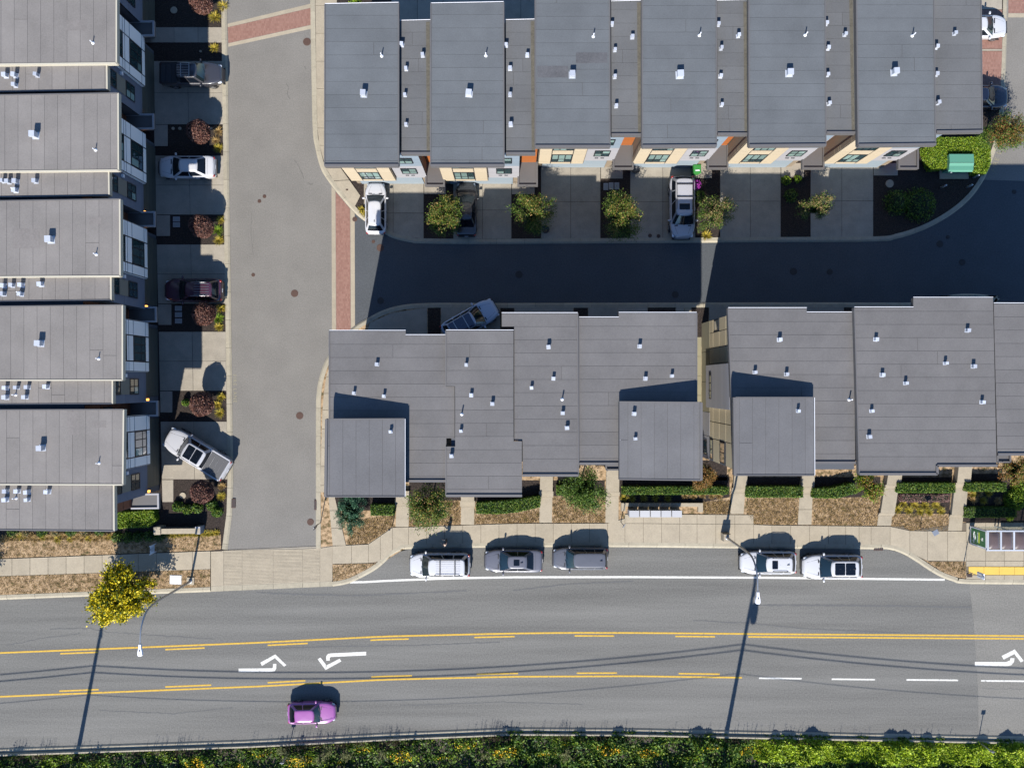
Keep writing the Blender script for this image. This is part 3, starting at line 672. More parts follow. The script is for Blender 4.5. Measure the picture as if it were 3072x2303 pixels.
def facade(T, fr, wb, ww, we, top, low_top, st):
    """street side of one house: bay (garage under), siding wall, entry recess"""
    bp = .42
    back = -9.0 if st['row'] == 'n' else -9.6
    body = MB(); fr.boxm(body, 0.02, wb + ww, 0, low_top, back, 0); fr.boxm(body, wb + ww - .01, wb + ww + we - .0, 0, low_top - .02, back, -1.0)
    fr.boxm(body, -.02 + .05, wb - .03, low_top - .01, top, back, 0)
    wall = body.build('wall', st['side'], T)
    # garage door
    g0, g1 = .35, wb + ww - .45
    gd = fr.box(T, 'garage_door', 'frame_dark', g0, g1, .12, 2.55, 0.003, .03)
    for k in range(4): fr.box(gd, 'door_panel', st['garage'], g0 + .03, g1 - .03, .14 + k * .6, .14 + (k + 1) * .6 - .025, .03, .05)
    # bay
    bay = fr.box(T, 'bay', 'frame_dark', 0, wb, 2.72, top, 0.0, bp)
    w0, w1 = wb * st['win'][0], wb * st['win'][1]
    cs = [0, w0, w1, wb]; rs = [2.72, 3.32, 5.38, 6.15, 6.5, 8.6, top]
    clad(fr, bay, st['bay'], cs, rs, bp, {(1, 1), (1, 4)}, st['gap'])
    fr2 = Fr(fr.p(0, bp, 0), -fr.ou, -fr.al); clad(fr2, bay, st['bay2'], [0, bp], rs, 0, set())
    fr3 = Fr(fr.p(wb, bp, 0), -fr.ou, fr.al); clad(fr3, bay, st['bay2'], [0, bp], rs, 0, set())
    window(fr, bay, w0 + .03, w1 - .03, 3.36, 5.34, bp, pale=st['pale']); window(fr, bay, w0 + .03, w1 - .03, 6.54, 8.56, bp, pale=st['pale'])
    # siding wall
    a0, a1 = wb + .01, wb + ww
    sw = fr.box(T, 'siding_wall', 'frame_dark', a0, a1, 2.72, low_top, .0, .16)
    boards(fr, sw, st['wall'], a0 + .03, a1, 2.75, 6.15, .16, 8); boards(fr, sw, st['wall2'], a0 + .03, a1, 6.22, low_top, .16, 9)
    c = a0 + ww * st['w2'][0]; e = a0 + ww * st['w2'][1]
    window(fr, sw, c, e, 4.15, 5.55, .20, 2, (.5, .5), st['pale']); window(fr, sw, c, e, 7.1, 8.4, .20, 2, (.5, .5), st['pale'])
    if st['row'] == 'w':
        fr.box(sw, 'infill_panel', 'taupe_dark', c, e, 5.62, 7.05, .17, .225); fr.box(sw, 'wall_vent', 'white_metal', a0 + .18, a0 + .42, 6.25, 6.5, .2, .36)
    else:
        fr.box(sw, 'wall_vent', 'dark_metal', c + .15, c + .42, 3.5, 3.62, .19, .24); fr.box(sw, 'wall_vent', 'dark_metal', c + .6, c + .87, 3.5, 3.62, .19, .24)
        fr.box(sw, 'house_number_plate', 'white_metal', a1 - .55, a1 - .2, 2.35, 2.5, .03, .06)
    # entry
    b0, b1 = wb + ww, wb + ww + we
    ew = fr.box(T, 'entry_wall', 'frame_dark', b0, b1, 0.1, low_top, -1.0, -.97)
    clad(fr, ew, st['entry'], [b0, b1], [2.4, 3.3, 4.4, 5.5, 6.6, 7.7, low_top], -.97, set())
    window(fr, ew, b0 + we * .25, b0 + we * .78, 6.0, 7.3, -.945, 1, (1.0,), st['pale'])
    d = fr.box(T, 'front_door', st['door'], b0 + .15, b1 - .15, .13, 2.3, -.97, -.92); fr.box(d, 'door_handle', 'steel', b1 - .3, b1 - .24, 1.1, 1.25, -.92, -.86)
    c0, c1, co = b0 - .12, b1 + .10, st['canopy']
    cn = fr.box(T, 'entry_canopy', st['can'], c0, c1, 2.80, 3.02, -.95, co)
    for q in ((c0, c0 + .13, -.95, co), (c1 - .13, c1, -.95, co), (c0 + .13, c1 - .13, co - .13, co)): fr.box(cn, 'canopy_rim', st['rim'], q[0], q[1], 3.021, 3.16, q[2], q[3])
    if st['row'] == 'w':
        for aa in (.12, wb + ww - .2): 
            l = fr.box(T, 'wall_lamp', 'dark_metal', aa - .06, aa + .06, 2.25, 2.62, .03, .10); fr.box(l, 'lamp_glass', 'amber_lamp', aa - .09, aa + .09, 2.30, 2.56, .10, .22)
    return wall

# ---- north row: six houses facing the lane
A_MAIN = [((975, 14), (1196, 10), (1196, 497), (974, 497)), ((1293, 12), (1511, 8), (1512, 497), (1292, 497)), ((1605.5, -60), (1829, -60), (1830, 440), (1605.5, 440)),
          ((1926, -60), (2149, -60), (2149, 438), (1926.5, 440)), ((2246, -60), (2475, -60), (2477, 436), (2247, 438)), ((2568, -60), (2800, -60), (2806, 434), (2574, 437))]
A_CON = [((1200, 64), (1291, 62), (1291, 461), (1204, 461)), ((1516, 62), (1605, 60), (1606, 461), (1518, 461)), ((1833, 6), (1924, 4), (1925, 405), (1834, 405)),
         ((2151.5, 4), (2243, 2), (2244.5, 403), (2152, 403)), ((2477, -30), (2560, -30), (2566, 399), (2479, 399)), ((2802, -50), (2942, -50), (2946, 395), (2808, 397))]
A_U0 = [1073.5, 1338, 1611, 1881, 2153, 2428]; A_V = [564 - 13, 564 - 13, 502, 502, 502, 502]
A_PITCH = [7.30, 7.35, 7.38, 7.42, 7.50, 7.35]
STN = dict(row='n', gap=.032, pale=.65, side='taupe', garage='garage_blue', bay='beige', bay2='taupe', win=(.27, .72), wall='siding_grey', wall2='siding_blue', w2=(.28, .76), entry='orange', door='orange', canopy=.95, can='fascia', rim='fascia')
A_VENTS_BIG = [(1088, 276), (1406, 275), (1718, 218), (2043, 218), (2374, 213), (2691, 211)]
A_PIPES = [(1142, 160), (1457, 159), (1782, 101), (2103, 98), (2423, 97), (2747, 99)]
A_VENTS = [[(1204, 130), (1267, 162), (1217, 203), (1213.6, 281.6), (1217, 370.5)], [(1518, 132), (1582, 162), (1530, 201.5), (1530, 281), (1532, 370.5)], [(1837, 69), (1898.7, 106.5), (1846, 146), (1845.4, 227), (1849.6, 315)],
           [(2157, 69.5), (2218, 103), (2166, 141), (2164.5, 224.6), (2167.8, 311)], [(2482, 67), (2539, 99.6), (2488, 140), (2486, 221), (2491, 307)], [(2870, 96), (2814, 137.6), (2814, 219), (2819, 305)]]
A_LAB = ['corner townhouse by the brick band, with the white hatchback parked in front', 'townhouse with a black car in its shaded driveway, second from the side street',
         'townhouse behind the empty driveway between two bushy trees, third along the lane', 'townhouse with the silver roof-racked wagon parked nose-out in front of it',
         'townhouse fifth from the side street, beside the green wheeled bin', 'end townhouse beside the green electrical cabinet and leafy corner hedge']
for i in range(6):
    hm, hc = 10.45, 10.0
    base = G(A_U0[i], A_V[i], 0)
    T = thing('townhouse', A_LAB[i], 'townhouse', tuple(base), 0, 'townhouses along the north side of the lane', True)
    fr = Fr(base, (1, 0, 0), (0, -1, 0))
    facade(T, fr, 3.55, 2.42, A_PITCH[i] - 5.97, hm - .34, hc - .34, STN)
    r = roof(T, A_MAIN[i], hm, 'roof_top', 'H', phase=random.random() * .3)
    q = A_MAIN[i]; edge(r, [q[3], q[2]], hm, 'parapet'); edge(r, [q[0], q[1]], hm, 'gutter'); edge(r, [q[1], q[2]], hm, 'cap'); edge(r, [q[0], q[3]], hm, 'cap')
    r2 = roof(T, A_CON[i], hc, 'roof_top_low', 'H', phase=random.random() * .5, name='lower_roof')
    q = A_CON[i]; edge(r2, [q[3], q[2]], hc, 'parapet'); edge(r2, [q[0], q[1]], hc, 'gutter')
    if i == 5: edge(r2, [q[1], q[2]], hc, 'cap')
    else:
        d = [(q[1][0] - 13, q[1][1] + 4), (q[1][0] - 2, q[1][1] + 4), (q[2][0] - 2, q[2][1] - 6), (q[2][0] - 11, q[2][1] - 6)]; MB().add([I(*p, hc + .021) for p in d], [(3, 2, 1, 0)]).build('dirt_strip', 'roof_dirt', r2)
    if i == 2:
        for d in ([(1612, 198), (1704, 198), (1704, 233), (1612, 233)], [(1728, 158), (1822, 158), (1822, 190), (1728, 190)]): MB().add([I(*p, hm + .02) for p in d], [(3, 2, 1, 0)]).build('repair_patch', 'roof_patch_dark', r)
    vent(r, *A_VENTS_BIG[i], hm, .42, .52); pipe(r, *A_PIPES[i], hm)
    for k, (u, v) in enumerate(A_VENTS[i]): vent(r2, u, v, hc, .23, .38)

# ---- west row: five houses facing the side street
L_MAIN = [((-60, -60), (350, -60), (350, 190), (-60, 194.5)), ((-60, 287), (355, 280), (356, 511), (-60, 515.5)), ((-60, 604), (360, 597.5), (361, 828), (-60, 831)), ((-60, 920), (368, 915), (368, 1140), (-60, 1140.5)), ((-60, 1229.5), (371.5, 1228), (369, 1453.5), (-60, 1452.5))]
L_CON = [((-60, 199), (321, 197), (322, 270), (-60, 276)), ((-60, 519), (327, 515.5), (328, 586), (-60, 592)), ((-60, 833.5), (333.5, 830.5), (334, 900), (-60, 905)), ((-60, 1142.5), (338, 1142), (338, 1211), (-60, 1213)), ((-60, 1455), (342, 1455.5), (343, 1592), (-60, 1588))]
L_VBAY = [154, 433, 706, 975, 1240]                       # ground px of the north end of each bay
STW = dict(row='w', gap=.048, pale=.18, side='wall_dark', garage='garage_olive', bay='white_panel', bay2='white_panel', win=(.30, .80), wall='navy_siding', wall2='navy_siding', w2=(.22, .72), entry='brown_wood', door='brown_wood', canopy=1.25, can='fascia', rim='siding_grey')
L_BIG = [None, (95, 400.5), (141, 715.5), (110, 1029), (115, 1344.5)]
L_PIPE = [(270, 122), (278, 445), (280, 760), (287.5, 1075), (288, 1390)]
L_VENT = [[(9, 222), (38, 222), (104, 221), (38, 251.5)], [(18.5, 542), (41, 541.5), (99, 540), (38.5, 568), (2, 540)], [(29, 854), (57, 853.5), (115, 851), (56, 881), (3, 855), (2, 880)],
          [(10, 1163), (44, 1162), (76, 1161), (133, 1159.5), (10, 1191.5), (69, 1191)], [(10, 1474), (45, 1474), (75, 1477), (137, 1475.5), (9, 1500), (75, 1500)]]
L_LAB = ['topmost townhouse of the west row, beside the black pickup', 'townhouse of the west row fronted by the driveway with the white sedan', 'middle townhouse of the west row, with two vault lids in the planter before it',
         'townhouse of the west row overlooking the dark roof-railed wagon', 'townhouse at the south end of the west row, where the silver pickup is parked askew']
for i in range(5):
    hm, hc = 10.6, 10.3
    v0 = L_VBAY[i]; u0 = 466 + (v0 - 433) * .0135
    base = G(u0, v0, 0)
    T = thing('townhouse', L_LAB[i], 'townhouse', tuple(base), 0, 'townhouses along the west side of the side street', True)
    fr = Fr(base, (0.0125, -1, 0), (1, 0.0125, 0))
    facade(T, fr, 3.9, 2.38, 1.0, hm - .34, hc - .34, STW)
    # entry recess north of the bay
    r = roof(T, L_MAIN[i], hm, 'roof_left', 'V', phase=random.random(), split=.18)
    q = L_MAIN[i]; edge(r, [q[3], q[2]], hm, 'flash'); edge(r, [q[1], q[2]], hm, 'flash'); edge(r, [q[0], q[1]], hm, 'cap')
    r2 = roof(T, L_CON[i], hc, 'roof_left', 'V', phase=random.random(), split=.15, name='lower_roof')
    q = L_CON[i]; edge(r2, [q[1], q[2]], hc, 'flash'); edge(r2, [q[3], q[2]], hc, 'cap')
    for pi, d in ((2, [(38, 686), (119, 686), (119, 745), (38, 745)]), (2, [(268, 650), (304, 650), (304, 672), (268, 672)]), (4, [(201, 1232), (238, 1232), (238, 1304), (201, 1304)]), (4, [(276, 1262), (318, 1262), (318, 1282), (276, 1282)]), (0, [(200, 60), (260, 60), (260, 92), (200, 92)])):
        if pi == i: MB().add([I(*p, hm + .02) for p in d], [(3, 2, 1, 0)]).build('repair_patch', 'roof_patch_warm', r)
    if L_BIG[i]: vent(r, *L_BIG[i], hm, .42, .55)
    pipe(r, *L_PIPE[i], hm, .42, .035)
    for u, v in L_VENT[i]: vent(r2, u, v, hc, .29, .42)
    if i != 0: pipe(r2, L_VENT[i][1][0] - 8, L_VENT[i][1][1] + 22, hc, .45, .04)
# front of the entry belonging to the house beyond the frame, at the top of the row
base = G(463, -112, 0); T = thing('townhouse', 'brown-walled townhouse entry at the very top edge of the west row', 'townhouse', tuple(base), 0, 'townhouses along the west side of the side street', True)
fr = Fr(base, (0.0125, -1, 0), (1, 0.0125, 0)); facade(T, fr, 3.9, 2.38, 1.0, 10.26, 9.9, STW)
r = roof(T, ((-60, -300), (345, -300), (345, -125), (-60, -120)), 10.6, 'roof_left', 'V'); roof(T, ((-60, -118), (316, -118), (316, -66), (-60, -66)), 10.25, 'roof_left', 'V', name='lower_roof')

# ---- middle rows
def midhouse(name_lab, px, h, walls, group, pop=None, vents=(), pipes=(), pars=(), guts=(), caps=(), phase=0.0, skirt=.9):
    cx = sum(p[0] for p in px) / len(px); cv = sum(p[1] for p in px) / len(px)
    base = G(*gpx(cx, cv, h), 0)
    T = thing('townhouse', name_lab, 'townhouse', tuple(base), 0, group, True)
    w = poly_prism([G(*p) for p in walls], 0.0, h - .34).build('wall', 'wall_dark', T)
    r = roof(T, px, h, 'roof_mid', 'H', phase=phase)
    for e in pars: edge(r, e, h, 'parapet')
    for e in guts: edge(r, e, h, 'gutter')
    for e in caps: edge(r, e, h, 'cap')
    ppx = None
    if pop:
        ppx, h0, h1, ph = pop                              # west height, east height
        ua, ub = ppx[0][0], ppx[1][0]; hf = lambda u, v: h0 + (h1 - h0) * (u - ua) / (ub - ua)
        m = (h0 + h1) / 2
        wq = [gpx(ppx[0][0] + 30, ppx[0][1] + 4, h0), gpx(ppx[1][0] - 26, ppx[1][1] + 4, h1), gpx(ppx[2][0] - 26, ppx[2][1] - 30, h1), gpx(ppx[3][0] + 30, ppx[3][1] - 30, h0)]
        MB().prism([G(*p, 0) for p in wq], [tuple(G(*wq[0], h0 - .3)), tuple(G(*wq[1], h1 - .3)), tuple(G(*wq[2], h1 - .3)), tuple(G(*wq[3], h0 - .3))]).build('tower_wall', 'wall_dark', T)
        r3 = roof(T, ppx, hf, 'roof_pop', 'V', thick=.25, split=.25, phase=ph, name='upper_roof')
        hi, lo = (0, 1) if h0 > h1 else (1, 0)
        e_w, e_e = [ppx[0], ppx[3]], [ppx[1], ppx[2]]
        edge(r3, e_w if hi == 0 else e_e, hf, 'parapet'); edge(r3, e_e if hi == 0 else e_w, hf, 'gutter'); edge(r3, [ppx[3], ppx[2]], hf, 'cap'); edge(r3, [ppx[0], ppx[1]], hf, 'cap')
    for u, v in vents:
        if ppx and ppx[0][0] < u < ppx[1][0] and v > ppx[0][1]: vent(r3, u, v, hf(u, v), .23, .38)
        else: vent(r, u, v, h, .23, .38)
    for u, v in pipes: pipe(r, u, v, h, .55, .05)
    return T
def inset(px, h, n=.9, s=.9, w=.35, e=.35):
    """a plain rectangular wall plan inside a roof outline"""
    g = [gpx(u, v, h) for u, v in px]
    a, b = min(p[0] for p in g) + w * S, max(p[0] for p in g) - e * S; c, d = min(p[1] for p in g) + n * S, max(p[1] for p in g) - s * S
    return [(a, c), (b, c), (b, d), (a, d)]
GB = 'townhouses of the middle-left row'; GC = 'townhouses of the middle-right row'
HB, HB2 = 10.3, 10.6
B1 = [(988, 993), (1217, 993), (1217, 1006), (1337, 1006), (1337, 1159), (1364, 1159), (1364, 1314), (1339, 1314), (1339, 1442), (988, 1442)]
midhouse('westernmost house of the middle block, its square upper roof beside the side street', B1, HB, inset([(988, 993), (1337, 993), (1337, 1442), (988, 1442)], HB), GB,
         pop=(((980, 1257), (1213, 1256), (1213, 1489), (977, 1489)), 11.75, 11.1, .7), vents=[(1129, 1092), (1060, 1179), (1150, 1188), (1170, 1295)], guts=[[(988, 993), (1217, 993)], [(1217, 1006), (1337, 1006)]], pars=[[(1212, 1442), (1338, 1442)]], caps=[[(988, 993), (988, 1256)]])
B2 = [(1338, 992), (1541, 992), (1541, 1323), (1566, 1323), (1566, 1486), (1338, 1486), (1338, 1339), (1365.5, 1339), (1365.5, 1158), (1338, 1158)]
midhouse('house with stepped roof edges and a small square notch, behind the angled car', B2, HB2, inset([(1338, 992), (1541, 992), (1541, 1486), (1338, 1486)], HB2), GB,
         vents=[(1398, 1093.6), (1413, 1185), (1476.7, 1211), (1382, 1293), (1353.5, 1368)], pipes=[(1384, 1243)], guts=[[(1338, 992), (1541, 992)]], pars=[[(1338, 1486), (1566, 1486)]], caps=[[(1338, 1339), (1338, 1486)], [(1338, 992), (1338, 1158)]])
B3 = [(1505, 940), (1733, 940), (1735, 1425), (1567.5, 1425), (1567.5, 1321), (1542.5, 1321), (1542.5, 980), (1505, 980)]
midhouse('house of the middle-left block with five roof vents, right of the stepped-roof house', B3, HB2 - .12, inset([(1542, 940), (1733, 940), (1735, 1425), (1542, 1425)], HB2), GB,
         vents=[(1646, 1040), (1661, 1135), (1595, 1163), (1689, 1239), (1702, 1283.5)], pipes=[(1688, 1198)], guts=[[(1505, 940), (1733, 940)]], pars=[[(1567, 1425), (1735, 1425)]], caps=[[(1733, 940), (1735, 1425)]])
B4 = [(1737, 953), (1856, 953), (1856, 939), (2090, 939), (2090, 1390), (1737, 1390)]
midhouse('house with a square upper roof above the row of grey mailboxes', B4, HB, inset(B4, HB, e=1.2), GB, pop=(((1858, 1205), (2103, 1207), (2103, 1440), (1858, 1437)), 10.95, 11.6, .35),
         vents=[(1920.5, 1038), (1938, 1135), (2018, 1127), (1904, 1241), (1908, 1316)], guts=[[(1737, 953), (1856, 953)], [(1856, 939), (2090, 939)]], pars=[[(1737, 1390), (1858, 1390)]], caps=[[(2090, 939), (2090, 1205)], [(1737, 953), (1737, 1390)]])
C1 = [(2184, 925), (2420, 925), (2420, 938), (2560, 938), (2566, 1387), (2200, 1387)]
TC = midhouse('house with cream panelled side wall and window bay facing the gap between the middle blocks', C1, HB, [(2105, 970), (2405, 970), (2412, 1370), (2105, 1370)], GC, pop=(((2202, 1192), (2441, 1192), (2442, 1425), (2204, 1425)), 11.75, 11.1, .6),
         vents=[(2342, 1018), (2268, 1116), (2363, 1122), (2397.6, 1232.6)], pipes=[(2557, 1199)], guts=[[(2184, 925), (2420, 925)], [(2420, 938), (2560, 938)]], pars=[[(2442, 1387), (2566, 1387)]], caps=[[(2184, 925), (2194, 1192)]])
# cream panels of the side wall
fr = Fr(G(2105, 970, 0), (0, -1, 0), (-1, 0, 0)); LEN = (1370 - 970) / S
clad(fr, TC, 'olive_wall', [0, 2.4, 4.8, 7.2], [.12, 2.86], .004, set(), .02, .03); clad(fr, TC, 'siding_grey', [7.2, 9.1, LEN], [.12, 2.86], .004, set(), .02, .03)
zs = [2.9, 4.0, 5.9, 7.8, 9.9]
cs = [0, 1.0, 2.2, 3.4, 4.45, 5.6, 6.7, 7.9, 9.2, LEN]
clad(fr, TC, 'beige_wall', cs, zs, 0.004, {(0, 1), (8, 0), (8, 2)}, .03, .03)
window(fr, TC, .12, .92, 4.3, 5.6, .02, 1, (1,)); window(fr, TC, 9.3, 10.8, 3.0, 3.9, .02, 2, (1,)); window(fr, TC, 9.3, 10.8, 6.1, 7.5, .02, 2, (1,))
by = fr.box(TC, 'side_bay', 'siding_grey', 3.5, 6.8, 2.75, 9.9, .04, .27)
boards(fr, by, 'siding_grey', 3.52, 6.78, 2.78, 9.8, .27, 12)
window(fr, by, 4.3, 6.1, 4.0, 4.6, .31, 3, (1,)); window(fr, TC, 9.5, 10.6, .9, 2.0, .02, 2, (1,))
C2 = [(2563, 923), (2740, 923), (2740, 894), (2979, 894), (2990, 1396), (2810, 1396), (2810, 1421), (2577, 1421)]
midhouse('wide house of the middle-right block dotted with eight roof vents', C2, HB2 + .05, inset(C2, HB2), GC, vents=[(2633, 1017), (2652, 1124), (2722, 1149), (2909, 990), (2842, 1089), (2927, 1098), (2953, 1206), (2620, 1232.6), (2612, 1310)],
         guts=[[(2563, 923), (2740, 923)], [(2740, 894), (2979, 894)]], pars=[[(2810, 1396), (2990, 1396)], [(2577, 1421), (2810, 1421)], [(2810, 1396), (2810, 1421)]], caps=[[(2563, 923), (2577, 1421)]])
C3 = [(2981, 911), (3420, 911), (3430, 1362), (2992, 1362)]
midhouse('easternmost house of the middle-right block, cut off by the picture edge', C3, HB2, inset(C3, HB2), GC, guts=[[(2981, 911), (3420, 911)]], pars=[[(2992, 1362), (3430, 1362)]])
# small porch roofs in front of the middle rows
def porch(u0, u1, v0, v1, lab):
    q = [I(u0, v0, 3.0), I(u1, v0, 3.0), I(u1, v1, 3.0), I(u0, v1, 3.0)]; b = (q[0] + q[2]) / 2
    T = thing('porch_roof', lab, 'porch', (b.x, b.y, 0), 0, 'porch roofs over front doors', True)
    r = poly_prism(q, 2.75, 3.0).build('slab', 'fascia', T); 
    c = [q[0], q[1], q[2], q[3], q[0]]
    for a, d in zip(c[:-1], c[1:]): bar(T, a, d, .12, .16, 'fascia', 'rim', 0.0)
    for p in (q[3], q[2]): MB().box((p.x + (.12 if p is q[3] else -.12), p.y + .12, 1.4), (.14, .14, 2.8)).build('post', 'fascia', T)
porch(1818, 1858, 1380, 1408, 'small grey porch roof between the bushy tree and the mailbox house')
porch(2443, 2529, 1385, 1403, 'small grey porch roof above the green strip of turf')
porch(2990, 3028, 1360, 1385, 'small grey porch roof near the right picture edge')
# ================================================================== VEHICLES
def lerp(a, b, t): return a + (b - a) * t
def sst(t): t = max(0, min(1, t)); return t * t * (3 - 2 * t)
CARS = {
 # L, W, H, belt z, hood z (at nose), cowl x, windscreen top x, roof rear x, rear-window foot x, tail deck z
 'suv':    dict(L=4.75, W=1.90, H=1.70, belt=1.02, nose=.92, cowl=1.06, wst=.24, rr=-1.72, rw=-2.18, deck=1.02, tum=0.26),
 'bigsuv': dict(L=4.95, W=1.98, H=1.82, belt=1.10, nose=1.02, cowl=1.38, wst=.70, rr=-2.02, rw=-2.32, deck=1.08, tum=0.24),
 'sedan':  dict(L=4.75, W=1.84, H=1.45, belt=.93, nose=.76, cowl=1.12, wst=.30, rr=-.98, rw=-1.72, deck=1.00, tum=0.33),
 'coupe':  dict(L=3.95, W=1.74, H=1.48, belt=.95, nose=.80, cowl=.72, wst=.22, rr=-1.15, rw=-1.72, deck=.92, tum=0.30),
 'hatch':  dict(L=4.45, W=1.80, H=1.55, belt=.97, nose=.82, cowl=1.10, wst=.35, rr=-1.55, rw=-2.02, deck=.98, tum=0.29),
 'van':    dict(L=4.60, W=1.84, H=1.68, belt=1.02, nose=.85, cowl=1.18, wst=.45, rr=-1.98, rw=-2.20, deck=1.02, tum=0.23),
 'pickup': dict(L=5.75, W=2.02, H=1.90, belt=1.22, nose=1.12, cowl=1.25, wst=.72, rr=-.92, rw=-1.05, deck=1.22, tum=0.24),
 'smalltruck': dict(L=5.25, W=1.86, H=1.80, belt=1.14, nose=1.02, cowl=1.15, wst=.62, rr=-.90, rw=-1.02, deck=1.14, tum=0.24),
}
def paint(name, col, metal=0.0, rough=.32): return mat('paint_' + name, col, rough, metal, coat=1.0, spec=.5)
def grid_faces(r, c, flip=False):
    f = []
    for i in range(r - 1):
        for j in range(c - 1):
            q = (i * c + j, i * c + j + 1, (i + 1) * c + j + 1, (i + 1) * c + j); f.append(q[::-1] if flip else q)
    return f
CAR_CACHE = {}
def car(kind, col, label, u, v, ang, z=0.0, roofkit=(), group=None, name='car', hc=0.8, scale=1.0, cat='car', cargo=None, colname='x'):
    """u, v: photo px of the car's middle at about hc metres up; ang: heading in degrees, counter-clockwise from the photo's right"""
    k = CARS[kind]; L_, W, Hh = k['L'], k['W'], k['H']; hw = W / 2; bz = k['belt']
    g = I(u, v, hc + z); T = thing(name, label, cat, (g.x, g.y, z), math.radians(ang), group); T.scale = (scale,) * 3
    P_ = paint(colname, col) if not isinstance(col, str) else MATS[col]
    pick = 'cargo' if cargo else None
    # ---- body shell
    xs = [-L_ / 2 + L_ * t for t in (0, .004, .015, .035, .06, .09, .13, .18, .25, .33, .42, .5, .58, .66, .73, .79, .84, .88, .915, .945, .965, .983, .995, 1)]
    rows = []
    for x in xs:
        f = (x + L_ / 2) / L_
        e = 0.0
        if f > .76: e = ((f - .76) / .24) ** 2.2 * .50
        if f < .14: e = ((.14 - f) / .14) ** 2.6 * .26
        w = hw * (1 - e) * (1 - .015 * math.sin(math.pi * f) * 0)
        if x > k['cowl']: t = (x - k['cowl']) / (L_ / 2 - k['cowl']); zt = lerp(bz, k['nose'], t ** 1.6) + .02 * math.sin(math.pi * min(1, t))
        elif x > k['rw']: zt = lerp(k['deck'], bz, sst((x - k['rw']) / (k['cowl'] - k['rw'])))
        else: zt = k['deck'] - .02 * (k['rw'] - x)
        if f > .955: zt -= (zt - .58) * ((f - .955) / .045) ** 2.2
        if f < .03: zt -= (zt - .70) * ((.03 - f) / .03) ** 2.0
        b = .26 + (.10 * sst((f - .9) / .1)) + (.10 * sst((.08 - f) / .08))
        m1 = b + (zt - b) * .30; m2 = b + (zt - b) * .72
        half = [(0.0, b), (w * .88, b), (w * .965, b + .07), (w * .99, m1), (w, m2), (w * .988, zt - .10), (w * .955, zt - .035), (w * .90, zt - .004), (w * .70, zt + .012), (w * .38, zt + .026), (0, zt + .032)]
        rows.append([(x, -y, z_) for y, z_ in half] + [(x, y, z_) for y, z_ in reversed(half[1:-1])])
    n = len(rows[0]); mb = MB(); vs = [p for r in rows for p in r]; fs = []
    for i in range(len(rows) - 1):
        for j in range(n): fs.append((i * n + j, (i + 1) * n + j, (i + 1) * n + (j + 1) % n, i * n + (j + 1) % n))
    fs.append(tuple(range(n))); fs.append(tuple((len(rows) - 1) * n + j for j in reversed(range(n))))
    mb.add(vs, fs); body = mb.build('body', P_, T, True)
    # ---- cabin
    rz = Hh - .035
    def prof(t):                                             # t 0 belt .. 1 roof edge
        tt = t ** .92
        return lerp(k['cowl'] - .02, k['wst'], tt), lerp(k['rw'], k['rr'], t ** 1.15), lerp(hw - .095, hw - .095 - k['tum'], t ** 1.1), lerp(bz - .04, rz, t)
    def ring(t, ins=1.0, dz=0.0, n=40):
        xf, xr, w, z_ = prof(min(t, 1)); cx = (xf + xr) / 2; hl = (xf - xr) / 2; out = []
        for i in range(n):
            a = 2 * math.pi * i / n; ca, sa = math.cos(a), math.sin(a); p = .26
            x = math.copysign(abs(ca) ** p, ca); y = math.copysign(abs(sa) ** p, sa)
            bul = .10 * (1 - y * y) * (1 if x > 0 else .45) * max(0, abs(x) - .6) / .4
            out.append((cx + x * hl * ins + math.copysign(bul, x) * ins, y * w * ins, z_ + dz))
        return out
    rings = [ring(0), ring(.3), ring(.6), ring(.85), ring(.96), ring(1, .985, .018), ring(1, .94, .032), ring(1, .75, .042), ring(1, .4, .05), ring(1, .02, .053)]
    n = 40; mb = MB(); vs = [p for r in rings for p in r]; fs = []
    for i in range(len(rings) - 1):
        for j in range(n): fs.append((i * n + j, i * n + (j + 1) % n, (i + 1) * n + (j + 1) % n, (i + 1) * n + j))
    mb.add(vs, fs); cab = mb.build('cabin', P_, T, True)
    # ---- glass
    def screen(front, t0, t1, s_in):
        r, c = 7, 11; vs = []
        for i in range(r):
            t = lerp(t0, t1, i / (r - 1)); xf, xr, w, z_ = prof(t)
            for j in range(c):
                s = lerp(-1, 1, j / (c - 1)) * s_in(t)
                edge_round = .03 * abs(s) ** 8
                bx = .10 * (1 - s * s); nx = .55
                if front: vs.append((xf + bx + .016 - edge_round, s * w, z_ + .016))
                else: vs.append((xr - bx * .45 - .016 + edge_round, s * w, z_ + .014))
        return MB().add(vs, grid_faces(r, c, not front))
    screen(True, .04, .93, lambda t: .93).build('windscreen', 'car_glass', T, True)
    pickup = kind in ('pickup', 'smalltruck')
    screen(False, .22 if kind in ('suv', 'bigsuv', 'van', 'hatch') else .06, .92, lambda t: .88).build('rear_window', 'dark_glass', T, True)
    def sidewin(sy, f0, f1, t0=.16, t1=.90):
        vs = []; r, c = 5, 7
        for i in range(r):
            t = lerp(t0, t1, i / (r - 1)); xf, xr, w, z_ = prof(t); xf -= .22; xr += .20
            for j in range(c): vs.append((lerp(xf, xr, lerp(f0, f1, j / (c - 1))), sy * (w + .014), z_))
        return MB().add(vs, grid_faces(r, c, sy < 0))
    cuts = {'coupe': [(0, .55), (.60, 1)], 'smalltruck': [(0, .5), (.56, .98)], 'pickup': [(0, .49), (.53, .98)], 'sedan': [(0, .47), (.51, .97)]}.get(kind, [(0, .37), (.40, .69), (.72, .99)])
    for sy in (-1, 1):
        for a, b in cuts: sidewin(sy, a, b).build('side_window', 'dark_glass', T, True)
    # ---- wheels
    wr = .37 if (pickup or 'suv' in kind) else .32
